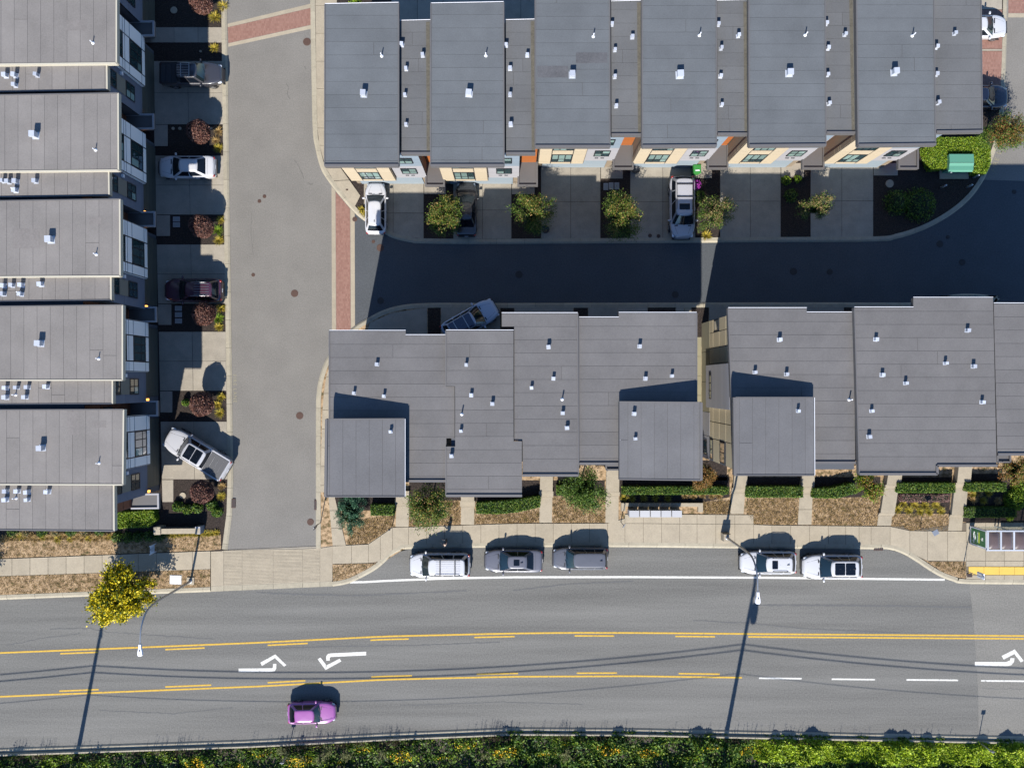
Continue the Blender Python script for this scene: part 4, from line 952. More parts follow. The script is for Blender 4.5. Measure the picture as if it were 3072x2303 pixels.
    for wx in (L_ * .305, -L_ * .285):
        for sy in (-1, 1):
            w = MB()
            prof_t = [(wr - .06, -.11), (wr, -.08), (wr, .08), (wr - .06, .11)]
            seg = 20; vs = []; fs = []
            for r_, y in prof_t:
                for q in range(seg): a = 2 * math.pi * q / seg; vs.append((wx + r_ * math.cos(a), sy * (hw - .115) + y, wr + r_ * math.sin(a)))
            for i in range(3):
                for q in range(seg): fs.append((i * seg + q, (i + 1) * seg + q, (i + 1) * seg + (q + 1) % seg, i * seg + (q + 1) % seg))
            fs.append(tuple(range(seg))); fs.append(tuple(3 * seg + q for q in reversed(range(seg))))
            w.add(vs, fs); wo = w.build('wheel', 'tyre', T, True)
            rm = MB(); yy = sy * (hw + .0)
            for q in range(5):
                a = 2 * math.pi * q / 5; rm.box((wx + .11 * math.cos(a), yy, wr + .11 * math.sin(a)), (.2 if abs(math.cos(a)) > .5 else .08, .02, .2 if abs(math.cos(a)) <= .5 else .09))
            rm.box((wx, yy, wr), (.12, .026, .12)); rm.build('rim', 'rim', wo)
    arch = MB()
    for wx in (L_ * .305, -L_ * .285):
        for sy in (-1, 1):
            for q in range(9):
                a = math.pi * (q + .5) / 9; arch.box((wx + (wr + .05) * math.cos(a), sy * (hw - .005), wr + (wr + .05) * math.sin(a)), (.13, .03, .06), 0)
    arch.build('wheel_arch', 'car_trim', T)
    # ---- lamps, mirrors, trim
    def blob(c, d, seg=10):
        mb = MB(); vs = []; fs = []; R = 6
        for i in range(R + 1):
            th = math.pi * i / R
            for j in range(seg):
                ph = 2 * math.pi * j / seg; s_ = math.sin(th)
                sx, sy_, sz = s_ * math.cos(ph), s_ * math.sin(ph), math.cos(th)
                vs.append((c[0] + d[0] / 2 * math.copysign(abs(sx) ** .7, sx), c[1] + d[1] / 2 * math.copysign(abs(sy_) ** .7, sy_), c[2] + d[2] / 2 * math.copysign(abs(sz) ** .7, sz)))
        for i in range(R):
            for j in range(seg): fs.append((i * seg + j, (i + 1) * seg + j, (i + 1) * seg + (j + 1) % seg, i * seg + (j + 1) % seg))
        return mb.add(vs, fs)
    for sy in (-1, 1):
        nz = k['nose']
        blob((L_ / 2 - .33, sy * (hw - .27), nz - .14), (.46, .24, .17)).build('headlight', 'head_light', T, True)
        blob((-L_ / 2 + .12, sy * (hw - .20), k['deck'] - .14), (.22, .24, .26 if 'suv' in kind or kind == 'van' else .16)).build('tail_light', 'tail_light', T, True)
        mr = blob((k['cowl'] - .30, sy * (hw + .10), bz + .06), (.16, .26, .17)).build('door_mirror', P_, T, True)
        MB().box((k['cowl'] - .26, sy * (hw - .01), bz - .02), (.07, .10, .05)).build('mirror_arm', 'car_trim', mr)
        for hx in ((k['cowl'] - 1.25, k['cowl'] - 2.15) if kind not in ('coupe',) else (k['cowl'] - 1.3,)):
            MB().box((hx, sy * (hw + .005), bz - .17), (.20, .03, .035)).build('door_handle', P_, T)
            MB().box((hx - .16, sy * (hw - .004), .70), (.012, .012, .62)).build('door_seam', 'seam', T)
    MB().box((L_ / 2 - .035, 0, .60), (.10, W * .52, .20)).build('grille', 'car_trim', T)
    MB().box((L_ / 2 - .10, 0, .36), (.16, W * .72, .14)).build('front_bumper', 'car_trim', T); MB().box((-L_ / 2 + .07, 0, .42), (.16, W * .80, .20)).build('rear_bumper', 'car_trim', T)
    MB().box((-L_ / 2 - .002, 0, .74), (.015, .32, .15)).build('number_plate', 'white_metal', T)
    cw = MB(); cw.box((k['cowl'] + .10, 0, bz + .022), (.09, W * .66, .012)); cw.build('cowl_grille', 'car_trim', T)
    for sy in (-1, 1):
        hs = MB(); pts = []
        for i in range(7):
            t = i / 6; x = lerp(k['cowl'] + .12, L_ / 2 - .32, t); zt = lerp(bz, k['nose'], ((x - k['cowl']) / (L_ / 2 - k['cowl'])) ** 1.6) + .033
            pts.append((x, sy * lerp(hw * .66, hw * .40, t), zt))
        hs.tube(pts, .008, 4).build('bonnet_seam', 'seam', T)
    xf1, xr1, wr1, _ = prof(1)
    zr = Hh + .02
    def wiper(y): MB().tube([(k['cowl'] + .08, y, bz + .05), (k['cowl'] - .10, y + .5, bz + .16)], .011, 5).build('wiper', 'car_trim', T)
    wiper(-.55); wiper(.02)
    bt = MB(); xb = k['rw'] + .0 - (.06 if kind in ('sedan', 'coupe') else .0)
    if kind in ('sedan', 'coupe'): bt.tube([(xb, y * hw * .72 / 5, k['deck'] + .034 - abs(y) * .004) for y in range(-5, 6)], .009, 4); bt.tube([(-L_ / 2 + .12, y * hw * .68 / 5, k['deck'] - .03) for y in range(-5, 6)], .012, 4); bt.build('boot_seam', 'seam', T)
    bn = MB(); bn.tube([(L_ / 2 - .30 - abs(y) * .012, y * hw * .62 / 5, k['nose'] + .045 - abs(y) * .004) for y in range(-5, 6)], .010, 4); bn.build('bonnet_edge', 'seam', T)
    for sy in (-1, 1): MB().tube([(lerp(k['cowl'] - .02, k['wst'], t), sy * (lerp(hw - .095, hw - .095 - k['tum'], t ** 1.1) - .03), lerp(bz, rz + .015, t)) for t in (0, .25, .5, .75, 1)], .014, 4).build('screen_trim', 'seam', T)
    if 'rails' in roofkit:
        for sy in (-1, 1): MB().tube([(xf1 - .35, sy * (wr1 - .05), zr - .02), (xf1 - .5, sy * (wr1 - .05), zr + .05), (xr1 + .45, sy * (wr1 - .05), zr + .05), (xr1 + .3, sy * (wr1 - .05), zr - .02)], .024, 6).build('roof_rail', 'steel' if 'silver' in roofkit else 'car_trim', T, True)
    if 'bars' in roofkit:
        for f in ((.48, .84) if 'sunroof' in roofkit else (.30, .74)): x = lerp(xf1, xr1, f); MB().box((x, 0, zr + .07), (.07, 2 * wr1 - .06, .035)).build('cross_bar', 'car_trim' if 'silver' not in roofkit else 'steel', T)
    if 'ribs' in roofkit:
        for y in (-.42, -.21, 0, .21, .42): MB().box(((xf1 + xr1) / 2 - .25, y, zr + .008), ((xf1 - xr1) * .62, .035, .02)).build('roof_strip', 'rim', T)
    if 'flutes' in roofkit:
        for y in (-.45, -.27, -.09, .09, .27, .45): MB().box(((xf1 + xr1) / 2 - (.42 if 'sunroof' in roofkit else .1), y, zr - .004), ((xf1 - xr1) * (.5 if 'sunroof' in roofkit else .72), .03, .02)).build('roof_flute', P_, T)
    def rpatch(x0, x1, w_, nm, m_, up=.008, pw=.16):
        cx_, hl_ = (xf1 + xr1) / 2, (xf1 - xr1) / 2; vs_ = []; n_ = 36; rg = (1, .96, .7, .35, .02)
        for sc in rg:
            for i_ in range(n_):
                a_ = 2 * math.pi * i_ / n_; ca, sa = math.cos(a_), math.sin(a_)
                x_ = (x0 + x1) / 2 + math.copysign(abs(ca) ** pw, ca) * abs(x1 - x0) / 2 * sc; y_ = math.copysign(abs(sa) ** pw, sa) * w_ * sc
                s_ = max(abs(x_ - cx_) / hl_, abs(y_) / wr1)
                z_ = rz + (interp([(0, .053), (.4, .05), (.75, .042), (.94, .032), (1.0, .018)], min(s_, 1.0)))
                vs_.append((x_, y_, z_ + (up if sc < .99 else up * .2)))
        fs_ = []
        for r_ in range(len(rg) - 1):
            for i_ in range(n_): fs_.append((r_ * n_ + i_, r_ * n_ + (i_ + 1) % n_, (r_ + 1) * n_ + (i_ + 1) % n_, (r_ + 1) * n_ + i_))
        return MB().add(vs_, fs_).build(nm, m_, T, True)
    if 'sunroof' in roofkit: rpatch(xf1 - .32, xf1 - .80, wr1 - .24, 'sunroof', 'dark_glass')
    if 'panorama' in roofkit:
        for a, b in ((.06, .465), (.485, .88)): rpatch(lerp(xf1, xr1, a), lerp(xf1, xr1, b), wr1 - .12, 'glass_roof', 'dark_glass')
    if 'darkroof' in roofkit: rpatch(xf1 - .02, xr1 + .03, wr1 - .03, 'dark_roof_panel', paint('navyroof', (.006, .012, .045)))
    if 'fin' in roofkit: MB().add([(xr1 + .42, -.03, zr), (xr1 + .42, .03, zr), (xr1 + .22, -.03, zr), (xr1 + .22, .03, zr), (xr1 + .22, 0, zr + .12)], [(0, 4, 1), (0, 2, 4), (1, 4, 3), (2, 3, 4)]).build('antenna_fin', 'car_trim', T)
    # ---- load bed
    if pickup:
        x0, x1 = k['rw'] - .06, -L_ / 2 + .14
        bz2 = k['deck'] + .035
        rim = MB()
        for sy in (-1, 1): rim.box(((x0 + x1) / 2, sy * (hw - .09), bz2 - .01), (x0 - x1, .11, .06))
        rim.box((x1 - .02, 0, bz2 - .01), (.09, W - .22, .06)); rim.build('bed_rail', P_ if kind == 'pickup' else 'car_trim', T)
        if cargo == 'tonneau':
            for i in range(4):
                a, b = lerp(x0, x1 + .05, i / 4), lerp(x0, x1 + .05, (i + 1) / 4); MB().box(((a + b) / 2, 0, bz2), (abs(b - a) - .03, W - .34, .05)).build('tonneau_panel', mat('tonneau', (.06, .06, .062), .6), T)
        else:
            for i in range(3):
                a, b = lerp(x0, x1 + .05, i / 3), lerp(x0, x1 + .05, (i + 1) / 3); MB().box(((a + b) / 2, 0, bz2), (abs(b - a) - .04, W - .34, .04)).build('tonneau_panel', mat('soft_cover', (.012, .014, .018), .7), T)
    return T
W_ = (.42, .42, .43)
GP = 'vehicles parked in the street bay'; GD = 'vehicles parked on driveways'
car('bigsuv', W_, 'white estate with black roof cross bars, first in the street bay, a person beside it', 1319, 1694, 180, 0, ('rails', 'bars', 'flutes'), GP, 'parked_suv', colname='white', scale=1.0)
car('sedan', (.085, .086, .102), 'grey sedan with a dark sunroof parked in the street bay', 1540, 1682, 180, 0, ('sunroof', 'fin'), GP, 'parked_car', colname='grey')
car('van', (.075, .077, .088), 'grey people carrier with red tail lamps and plain roof, third in the street bay', 1740, 1675, 180, 0, ('fin',), GP, 'parked_car', colname='darkgrey', scale=.98)
car('suv', W_, 'white crossover with small sunroof under the street lamp arm', 2304, 1687, 180, 0, ('sunroof', 'fin', 'rails'), GP, 'parked_suv', colname='white', scale=.97)
car('suv', W_, 'white crossover with long black glass roof, last in the street bay', 2496, 1699, 180, 0, ('panorama', 'fin'), GP, 'parked_suv', colname='white', scale=1.03)
car('smalltruck', (.030, .030, .036), 'black pickup with roof rack nosed towards the side street', 573, 221, 0, .115, ('rails', 'silver', 'bars', 'ribs'), GD, 'pickup_truck', 1.0, .98, 'pickup', 'soft', 'black')
car('sedan', W_, 'white sedan parked nose-in on the west row driveway', 560, 501, 180, .115, (), GD, 'parked_car', colname='white', scale=.98)
car('suv', (.042, .012, .024), 'dark plum wagon with shiny silver roof rails and strips', 580, 871, 180, .115, ('rails', 'silver', 'ribs'), GD, 'parked_suv', colname='plum', scale=.99)
car('pickup', (.34, .34, .355), 'silver pickup with black bed cover and glass roof parked askew', 589, 1359, 180 - 31, .115, ('panorama',), GD, 'pickup_truck', 1.0, 1.0, 'pickup', 'tonneau', 'silver')
car('hatch', (.44, .44, .45), 'white hatchback half in shadow on the corner driveway by the brick band', 1127, 624, 90, .115, ('fin',), GD, 'parked_car', colname='white', scale=.95)
car('sedan', (.008, .008, .010), 'black car deep in shade behind the first driveway tree', 1399, 626, 90, .115, (), GD, 'parked_car', colname='jet', scale=.94)
car('bigsuv', (.30, .30, .32), 'silver wagon with roof rack and sunroof parked nose-out towards the lane', 2046, 623, -90, .115, ('rails', 'bars', 'sunroof', 'flutes'), GD, 'parked_suv', colname='pewter', scale=1.03)
car('suv', (.33, .38, .46), 'pale silver crossover with dark roof and silver bars parked at an angle by the lane', 1411, 962, 30, .06, ('darkroof', 'bars', 'silver'), GD, 'parked_suv', colname='pale', scale=1.02)
car('sedan', W_, 'white car half hidden by the roof edge at the top right corner', 2935, 80, 0, .115, (), GD, 'parked_car', colname='white')
car('sedan', (.006, .008, .018), 'dark navy car half hidden by the roof edge beside the corner tree', 2940, 290, 0, .115, (), GD, 'parked_car', colname='navy')
car('coupe', (.25, .075, .235), 'magenta coupe driving along the main street', 935, 2138, 1.5, 0, (), None, 'moving_car', colname='magenta', scale=1.0)
ORD = ['first', 'second', 'third', 'fourth', 'fifth', 'sixth', 'seventh', 'eighth', 'ninth', 'tenth', 'eleventh', 'twelfth'] + ['%dth' % k for k in range(13, 21)] + ['21st', '22nd', '23rd'] + ['%dth' % k for k in range(24, 31)]
# ================================================================== VEGETATION
import numpy as np
rng = np.random.default_rng(5)
def quadmesh(name, V, mats, mi=None):
    """V: (N,4,3) array of quads"""
    n = len(V); me = bpy.data.meshes.new(name); me.vertices.add(n * 4); me.vertices.foreach_set('co', V.reshape(-1).astype(np.float32))
    me.loops.add(n * 4); me.loops.foreach_set('vertex_index', np.arange(n * 4, dtype=np.int32)); me.polygons.add(n); me.polygons.foreach_set('loop_start', np.arange(0, n * 4, 4, dtype=np.int32))
    for m in (mats if isinstance(mats, (list, tuple)) else [mats]): me.materials.append(MATS[m])
    if mi is not None: me.polygons.foreach_set('material_index', np.asarray(mi, dtype=np.int32))
    me.update(calc_edges=True); me.validate(); return me
def unit(a): return a / np.maximum(1e-6, np.linalg.norm(a, axis=1, keepdims=True))
def leaves(C, size, up=0.6, asp=.55, axis=None):
    """diamond leaves at the points C; axis: optional long direction for each leaf"""
    n = len(C); N = unit(rng.normal(size=(n, 3)) + np.array([0, -.25, up])); t = rng.normal(size=(n, 3)) if axis is None else axis + rng.normal(size=(n, 3)) * .35
    t = unit(t - N * np.sum(t * N, 1, keepdims=True)); b = np.cross(N, t); s = (size * rng.uniform(.6, 1.25, n))[:, None]
    return np.stack([C - t * s, C + b * s * asp - t * s * .1, C + t * s, C - b * s * asp - t * s * .1], 1)
def shoots(c, r, n, per, lo=.25, hi=1.05, zmin=-.35, lift=.12, spread=.10, flat=False):
    """points along shoots that radiate through an ellipsoid"""
    c, r = np.array(c), np.array(r); out = []; ax = []
    d = unit(rng.normal(size=(n * 3, 3))); d = d[d[:, 2] > zmin][:n]
    p1, p2 = rng.uniform(0, 6.28, 2)
    for q in d:
        az = math.atan2(q[1], q[0]); k_ = 1 + .15 * math.sin(2 * az + p1) + .11 * math.sin(3 * az + p2) if not flat else 1.0; q = q * np.array([k_, k_, 1])
        a = c + q * r * rng.uniform(lo, lo + .35); e = c + q * r * rng.uniform(hi - .28, hi) + np.array([0, 0, lift * r[2] * rng.uniform(0, 1.6)])
        t = rng.uniform(0, 1, per)[:, None] ** .8; out.append(a + (e - a) * t + rng.normal(size=(per, 3)) * spread * r.mean()); ax.append(np.repeat((e - a)[None], per, 0))
    return np.concatenate(out), np.concatenate(ax)
LEAF = dict(
 plum=[(.045, .014, .014), (.11, .045, .035), (.20, .095, .065)], plum_hi=[(.10, .045, .035), (.22, .12, .085)],
 autumn=[(.015, .035, .005), (.045, .085, .010), (.12, .16, .018), (.28, .22, .04), (.36, .20, .09), (.03, .07, .008)],
 green=[(.012, .032, .005), (.035, .080, .010), (.085, .155, .018), (.17, .22, .04)], hedge=[(.010, .036, .005), (.032, .085, .010), (.085, .155, .016), (.19, .23, .035)],
 bright=[(.03, .07, .004), (.09, .17, .008), (.17, .26, .012), (.24, .28, .03)], yellow=[(.012, .035, .004), (.06, .10, .006), (.40, .34, .008), (.62, .50, .010), (.66, .48, .02)],
 conifer=[(.012, .045, .022), (.03, .095, .045), (.08, .16, .09)], dry=[(.05, .08, .015), (.20, .14, .06), (.30, .20, .10), (.12, .13, .03)],
 rust=[(.04, .05, .01), (.16, .09, .02), (.28, .12, .035), (.09, .10, .02)], gold=[(.12, .13, .015), (.34, .27, .03), (.48, .34, .06)],
 straw=[(.20, .13, .05), (.36, .24, .09), (.46, .32, .14)], feather=[(.08, .10, .03), (.18, .19, .07), (.28, .27, .12)], flower=[(.60, .36, .01), (.70, .50, .02), (.55, .24, .01)],
 under=[(.008, .022, .003), (.022, .060, .007), (.05, .11, .012), (.10, .17, .02), (.16, .18, .05)], bramble=[(.07, .13, .006), (.19, .29, .010), (.32, .42, .014), (.40, .45, .05)],
 inner=[(.006, .014, .003), (.015, .032, .005), (.03, .05, .008)], magenta=[(.25, .02, .25), (.42, .06, .40)], mauve=[(.10, .05, .045), (.20, .115, .10), (.28, .17, .14)], brownweed=[(.05, .035, .02), (.12, .085, .05)])  # inner: leaf greens darkened to stand for shade inside the crowns
for k_, v_ in LEAF.items(): ramp_mat('leaf_' + k_, v_, .55, 'island', trans=.22 if k_ not in ('plum', 'conifer') else .1)
def tree(name, label, u, v, hc, r, leaf, n=26, per=90, size=.085, trunk=.07, group=None, cat='tree', sp=.10, twigs=10, zmin=-.35, asp=.5, lift=.12, core=.5, img=True, leaf2=None):
    """u, v: photo px of the crown's middle, hc metres up"""
    p = I(u, v, hc) if img else G(u, v, hc); T = thing(name, label, cat, (p.x, p.y, .08), random.uniform(0, 6.28), group)
    c = (0, 0, hc - .08); tr = MB(); lean = (random.uniform(-.08, .08), random.uniform(-.08, .08))
    tr.tube([(lean[0] * -1, lean[1] * -1, -.05), (0, 0, c[2] * .5), (lean[0], lean[1], c[2])], [trunk, trunk * .8, trunk * .5], 8)
    for q in range(twigs):
        a = random.uniform(0, 6.28); e = random.uniform(.1, .9); tr.tube([(0, 0, c[2] * random.uniform(.55, .9)), (r[0] * .45 * math.cos(a), r[1] * .45 * math.sin(a), c[2] + r[2] * e * .35), (r[0] * .95 * math.cos(a), r[1] * .95 * math.sin(a), c[2] + r[2] * e * .75)], [trunk * .42, trunk * .25, trunk * .1], 5)
    tr.build('trunk', 'bark', T, True)
    C, A = shoots(c, [q * 1.16 for q in r], int(n * 1.6), int(per * 1.25), spread=sp, zmin=zmin, lift=lift)
    Q = leaves(C, size * .74, .5, asp, A if sp < .12 else None)
    if leaf2:
        link('crown', quadmesh('crown', Q, ['leaf_' + leaf, 'leaf_' + leaf2], (C[:, 2] > c[2] + r[2] * .35) & (rng.uniform(size=len(C)) < .6)), T)
    else: link('crown', quadmesh('crown', Q, 'leaf_' + leaf), T)
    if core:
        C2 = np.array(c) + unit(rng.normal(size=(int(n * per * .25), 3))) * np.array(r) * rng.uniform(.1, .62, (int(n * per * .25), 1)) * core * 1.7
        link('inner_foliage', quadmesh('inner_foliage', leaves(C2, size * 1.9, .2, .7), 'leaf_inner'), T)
    return T
# ---- clipped round shrubs on stems along the west row
GPL = 'round clipped plum trees in the west planters'
PL = ['round plum-leaved shrub cut by the top picture edge', 'round plum-leaved shrub by the planter above the white sedan', 'round plum-leaved shrub beside two vault lids', 'round plum-leaved shrub next to three vault lids below the dark wagon',
      'round plum-leaved shrub casting a long oval shadow on the empty driveway', 'round plum-leaved shrub behind the tail of the silver pickup']
for i, (u, v) in enumerate([(604, 8), (596, 396), (604, 679), (612, 942), (606, 1212), (607, 1475)]):
    p = I(u, v, 1.75); T = thing('round_plum_shrub', PL[i], 'shrub', (p.x, p.y, .085), random.random() * 6, GPL)
    MB().tube([(0, 0, -.05), (.02, .01, .5), (0, 0, 1.2)], [.05, .045, .03], 8).build('trunk', 'bark', T, True)
    d = unit(rng.normal(size=(3600, 3))); d = d[d[:, 2] > -.8]; rr = np.array([.93, .88, .82]) * rng.uniform(.95, 1.05, 3)
    bump_ = 1 + .05 * np.sin(d[:, :1] * 5 + i) * np.cos(d[:, 1:2] * 6) + rng.normal(size=(len(d), 1)) * .028
    C = np.array([0, 0, 1.72]) + d * rr * bump_
    link('crown', quadmesh('crown', leaves(C, .062, .25, .6, None), ['leaf_plum', 'leaf_plum_hi'], rng.uniform(size=len(C)) < .5), T)
    bm = bmesh.new(); bmesh.ops.create_icosphere(bm, subdivisions=3, radius=1.0); me = bpy.data.meshes.new('inner_foliage')
    for q in bm.verts: q.co = Vector((q.co.x * rr[0] * .9, q.co.y * rr[1] * .9, 1.72 + q.co.z * rr[2] * .9))
    bm.to_mesh(me); me.materials.append(mat('plum_core', (.018, .008, .007), 1.0)); link('inner_foliage', me, T)  # core darkened in colour to stand for shade within the shrub
# ---- driveway trees on the north row
GT = 'small trees in the north row planters'
tree('driveway_tree', 'bushy green-gold tree beside the black car, first of the driveway trees', 1333, 648, 2.5, (1.28, 1.35, 1.15), 'green', 46, 95, .078, group=GT, zmin=-.5, leaf2='autumn')
tree('driveway_tree', 'bushy green and bronze tree between the black car and an empty driveway', 1601, 640, 2.5, (1.50, 1.40, 1.2), 'green', 54, 95, .078, group=GT, zmin=-.5, leaf2='autumn')
tree('driveway_tree', 'tallest bronze-topped driveway tree, overhanging the lane kerb beside three vault lids', 1866, 652, 2.7, (1.45, 1.65, 1.35), 'green', 58, 95, .078, group=GT, zmin=-.5, leaf2='autumn')
tree('driveway_tree', 'half-withered tree, green one side and dry twigs the other, beside the silver wagon', 2146, 640, 2.3, (1.35, 1.25, 1.1), 'green', 34, 90, .075, group=GT, leaf2='dry', zmin=-.5)
tree('driveway_tree', 'sparse yellow twiggy tree, last before the round lid', 2447, 622, 2.4, (1.25, 1.0, .9), 'green', 32, 80, .07, group=GT, twigs=22, zmin=-.4, core=.4, leaf2='dry')
tree('corner_tree', 'broad bronze-green tree overhanging the corner of the east street', 3012, 398, 2.8, (1.45, 1.5, 1.3), 'green', 56, 95, .08, leaf2='rust', zmin=-.5)
# ---- front garden trees
GF = 'front garden trees'
tree('spruce_shrub', 'bluish spreading spruce by the corner path', 1052, 1537, 1.3, (1.45, 1.25, .9), 'conifer', 46, 80, .11, group=GF, cat='shrub', asp=.22, sp=.07, lift=.02, twigs=12)
tree('garden_tree', 'wide leafy tree in front of the stepped-roof house, beside the spruce', 1285, 1520, 3.0, (1.75, 1.45, 1.3), 'green', 54, 90, .09, group=GF, leaf2='autumn', zmin=-.5)
tree('garden_tree', 'leafy green tree between two straight paths, below the narrow-fronted house', 1752, 1470, 3.0, (1.62, 1.5, 1.25), 'green', 50, 90, .09, group=GF, zmin=-.5)
tree('garden_tree', 'thin reddish shrub tree at the corner of the gap between the middle blocks', 2110, 1430, 2.4, (.75, 1.1, .9), 'rust', 28, 80, .08, group=GF, zmin=-.5)
tree('garden_tree', 'yellow-green tree spilling over the end of a curved hedge', 2605, 1455, 2.2, (1.35, .75, .9), 'bright', 32, 80, .09, group=GF, leaf2='rust', zmin=-.5)
tree('garden_tree', 'russet tree at the right picture edge above the bus shelter', 3050, 1408, 2.6, (1.35, 1.0, 1.0), 'rust', 34, 80, .085, group=GF, leaf2='autumn', zmin=-.5)
GY = 'yellow street trees on the boulevard'
tree('street_tree', 'bright yellow street tree overhanging the kerb at the lower left', 366, 1780, 2.7, (2.3, 1.95, 1.4), 'yellow', 44, 240, .125, .10, GY, sp=.09, zmin=-.45, asp=.7)
tree('street_tree', 'yellow street tree just beyond the left picture edge whose shadow falls on the lawn', -70, 1748, 3.3, (2.0, 2.0, 1.7), 'yellow', 50, 90, .10, .10, GY, sp=.09, zmin=-.45, asp=.7, img=False)
# ---- hedges
def inside(px, n):
    us = [p[0] for p in px]; vs_ = [p[1] for p in px]; out = []
    a = rng.uniform([min(us), min(vs_)], [max(us), max(vs_)], (n * 4, 2))
    ok = np.zeros(len(a), bool); j = len(px) - 1
    for i in range(len(px)):
        xi, yi = px[i]; xj, yj = px[j]
        c = ((yi > a[:, 1]) != (yj > a[:, 1])) & (a[:, 0] < (xj - xi) * (a[:, 1] - yi) / (yj - yi + 1e-9) + xi); ok ^= c; j = i
    return a[ok][:n]
def hedge(name, label, px, h, leaf, dens=900, size=.055, group=None, cat='hedge', img=True):
    """px: outline of its clipped top (photo px at height h)"""
    g = [(gpx(*p, h) if img else p) for p in px]
    W_p = [G(*p) for p in g]; cx = sum(p.x for p in W_p) / len(W_p); cy_ = sum(p.y for p in W_p) / len(W_p)
    T = thing(name, label, cat, (cx, cy_, .09), 0, group)
    loc = [(p.x - cx, p.y - cy_) for p in W_p]
    area = abs(sum(loc[i][0] * loc[(i + 1) % len(loc)][1] - loc[(i + 1) % len(loc)][0] * loc[i][1] for i in range(len(loc)))) / 2; per = sum(math.dist(loc[i], loc[(i + 1) % len(loc)]) for i in range(len(loc)))
    shr = [(x * .93, y * .86) for x, y in loc]
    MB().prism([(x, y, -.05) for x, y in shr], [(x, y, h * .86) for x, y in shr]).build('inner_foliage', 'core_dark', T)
    nt = int(area * dens); a = inside(loc, nt); top = np.column_stack([a, np.full(len(a), h - .09) + rng.normal(size=len(a)) * .045])
    ns = int(per * h * dens * .6); pts = []
    seg = [math.dist(loc[i], loc[(i + 1) % len(loc)]) for i in range(len(loc))]
    for i, l in enumerate(seg):
        m_ = int(ns * l / per); t = rng.uniform(0, 1, m_)[:, None]; p0, p1 = np.array(loc[i]), np.array(loc[(i + 1) % len(loc)])
        xy = p0 + (p1 - p0) * t; pts.append(np.column_stack([xy * .97 + rng.normal(size=(m_, 2)) * .03, rng.uniform(0, h - .1, m_)]))
    C = np.concatenate([top] + pts); link('foliage', quadmesh('foliage', leaves(C, size, .8, .6), 'leaf_' + leaf), T)
    return T
R4 = lambda a, b, c, d: [(a, c), (b, c), (b, d), (a, d)]
GH = 'clipped hedges in the front gardens'
hedge('hedge', 'short green hedge beside the bluish spruce', R4(1112, 1182, 1514, 1545), .75, 'hedge', group=GH)
hedge('hedge', 'long bowed hedge in front of the stepped-roof house', [(1428, 1508), (1530, 1502), (1622, 1487), (1621, 1520), (1560, 1534), (1500, 1541), (1428, 1540)], .85, 'hedge', group=GH)
hedge('hedge', 'stub of hedge half under the leafy tree between two paths', R4(1671, 1730, 1456, 1484), .8, 'hedge', group=GH)
hedge('hedge', 'longest straight hedge, right behind the mailboxes', R4(1866, 2187, 1460, 1482), .85, 'hedge', group=GH)
hedge('hedge', 'dark green straight hedge above the first lawn right of the lamp post', R4(2240, 2410, 1459, 1491), .85, 'hedge', group=GH)
hedge('hedge', 'curved hedge running under the yellow-green tree', [(2440, 1466), (2500, 1462), (2560, 1448), (2572, 1478), (2510, 1494), (2440, 1492)], .85, 'hedge', group=GH)
hedge('hedge', 'straight hedge standing behind a low mauve hedge', R4(2692, 2867, 1449, 1477), .95, 'hedge', group=GH)
hedge('hedge', 'short straight hedge between the last path and the round shrub', R4(2897, 3019, 1448, 1473), .95, 'hedge', group=GH)
hedge('hedge', 'low hedge directly behind the bus shelter', R4(2893, 3050, 1521, 1551), .6, 'green', group=GH)
hedge('low_hedge', 'low mauve hedge above two rows of golden tufts', R4(2701, 2848, 1482, 1504), .45, 'mauve', group=GH)
hedge('hedge', 'thick bright green hedge at the south end of the west row', [(350, 1538), (460, 1530), (466, 1560), (445, 1580), (350, 1584)], 1.0, 'bright', group=GH)
hedge('hedge', 'leafy hedge wrapping round the green electrical cabinet', [(2772, 440), (2812, 412), (2945, 412), (2972, 440), (2972, 494), (2957, 522), (2924, 518), (2921, 470), (2905, 458), (2845, 458), (2841, 505), (2792, 507), (2778, 470)], .95, 'bright', 1000, .06)
def bush(label, u, v, r, leaf, h=.6, n=700, size=.06, group='small shrubs', name='shrub', img=True):
    p = I(u, v, h * .6) if img else G(u, v); T = thing(name, label, 'shrub', (p.x, p.y, .085), random.random() * 6, group)
    d = unit(rng.normal(size=(n, 3))); d[:, 2] = np.abs(d[:, 2]); C = d * np.array([r, r, h]) * rng.uniform(.55, 1.04, (n, 1))
    link('foliage', quadmesh('foliage', leaves(C, size, .5, .6), 'leaf_' + leaf), T)
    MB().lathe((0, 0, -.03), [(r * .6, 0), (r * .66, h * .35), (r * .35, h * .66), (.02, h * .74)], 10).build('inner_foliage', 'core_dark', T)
bush('large round clipped shrub at the right edge above the bus shelter', 3050, 1500, .95, 'bright', .9, 2200)
bush('flat round shrub at the right edge, north of the large clipped one', 3062, 1458, .75, 'bright', .6, 1200)
bush('small yellow-green ball shrub tucked behind the bus shelter roof', 3030, 1552, .32, 'bright', .4, 400)
for k, (u, v, lab) in enumerate([(531, 1520, 'leftmost of three glossy shrubs behind the entry sign wall'), (560, 1528, 'middle of three glossy shrubs behind the entry sign wall'), (590, 1524, 'rightmost of three glossy shrubs behind the entry sign wall'), (634, 1517, 'upper glossy shrub by the corner drain'), (649, 1536, 'lower glossy shrub by the corner drain'), (555, 1207, 'single narrow green shrub beside the round plum shrub with the oval shadow')]):
    bush(lab, u, v, .46 if k < 5 else .3, 'hedge', .7, 700, .07)
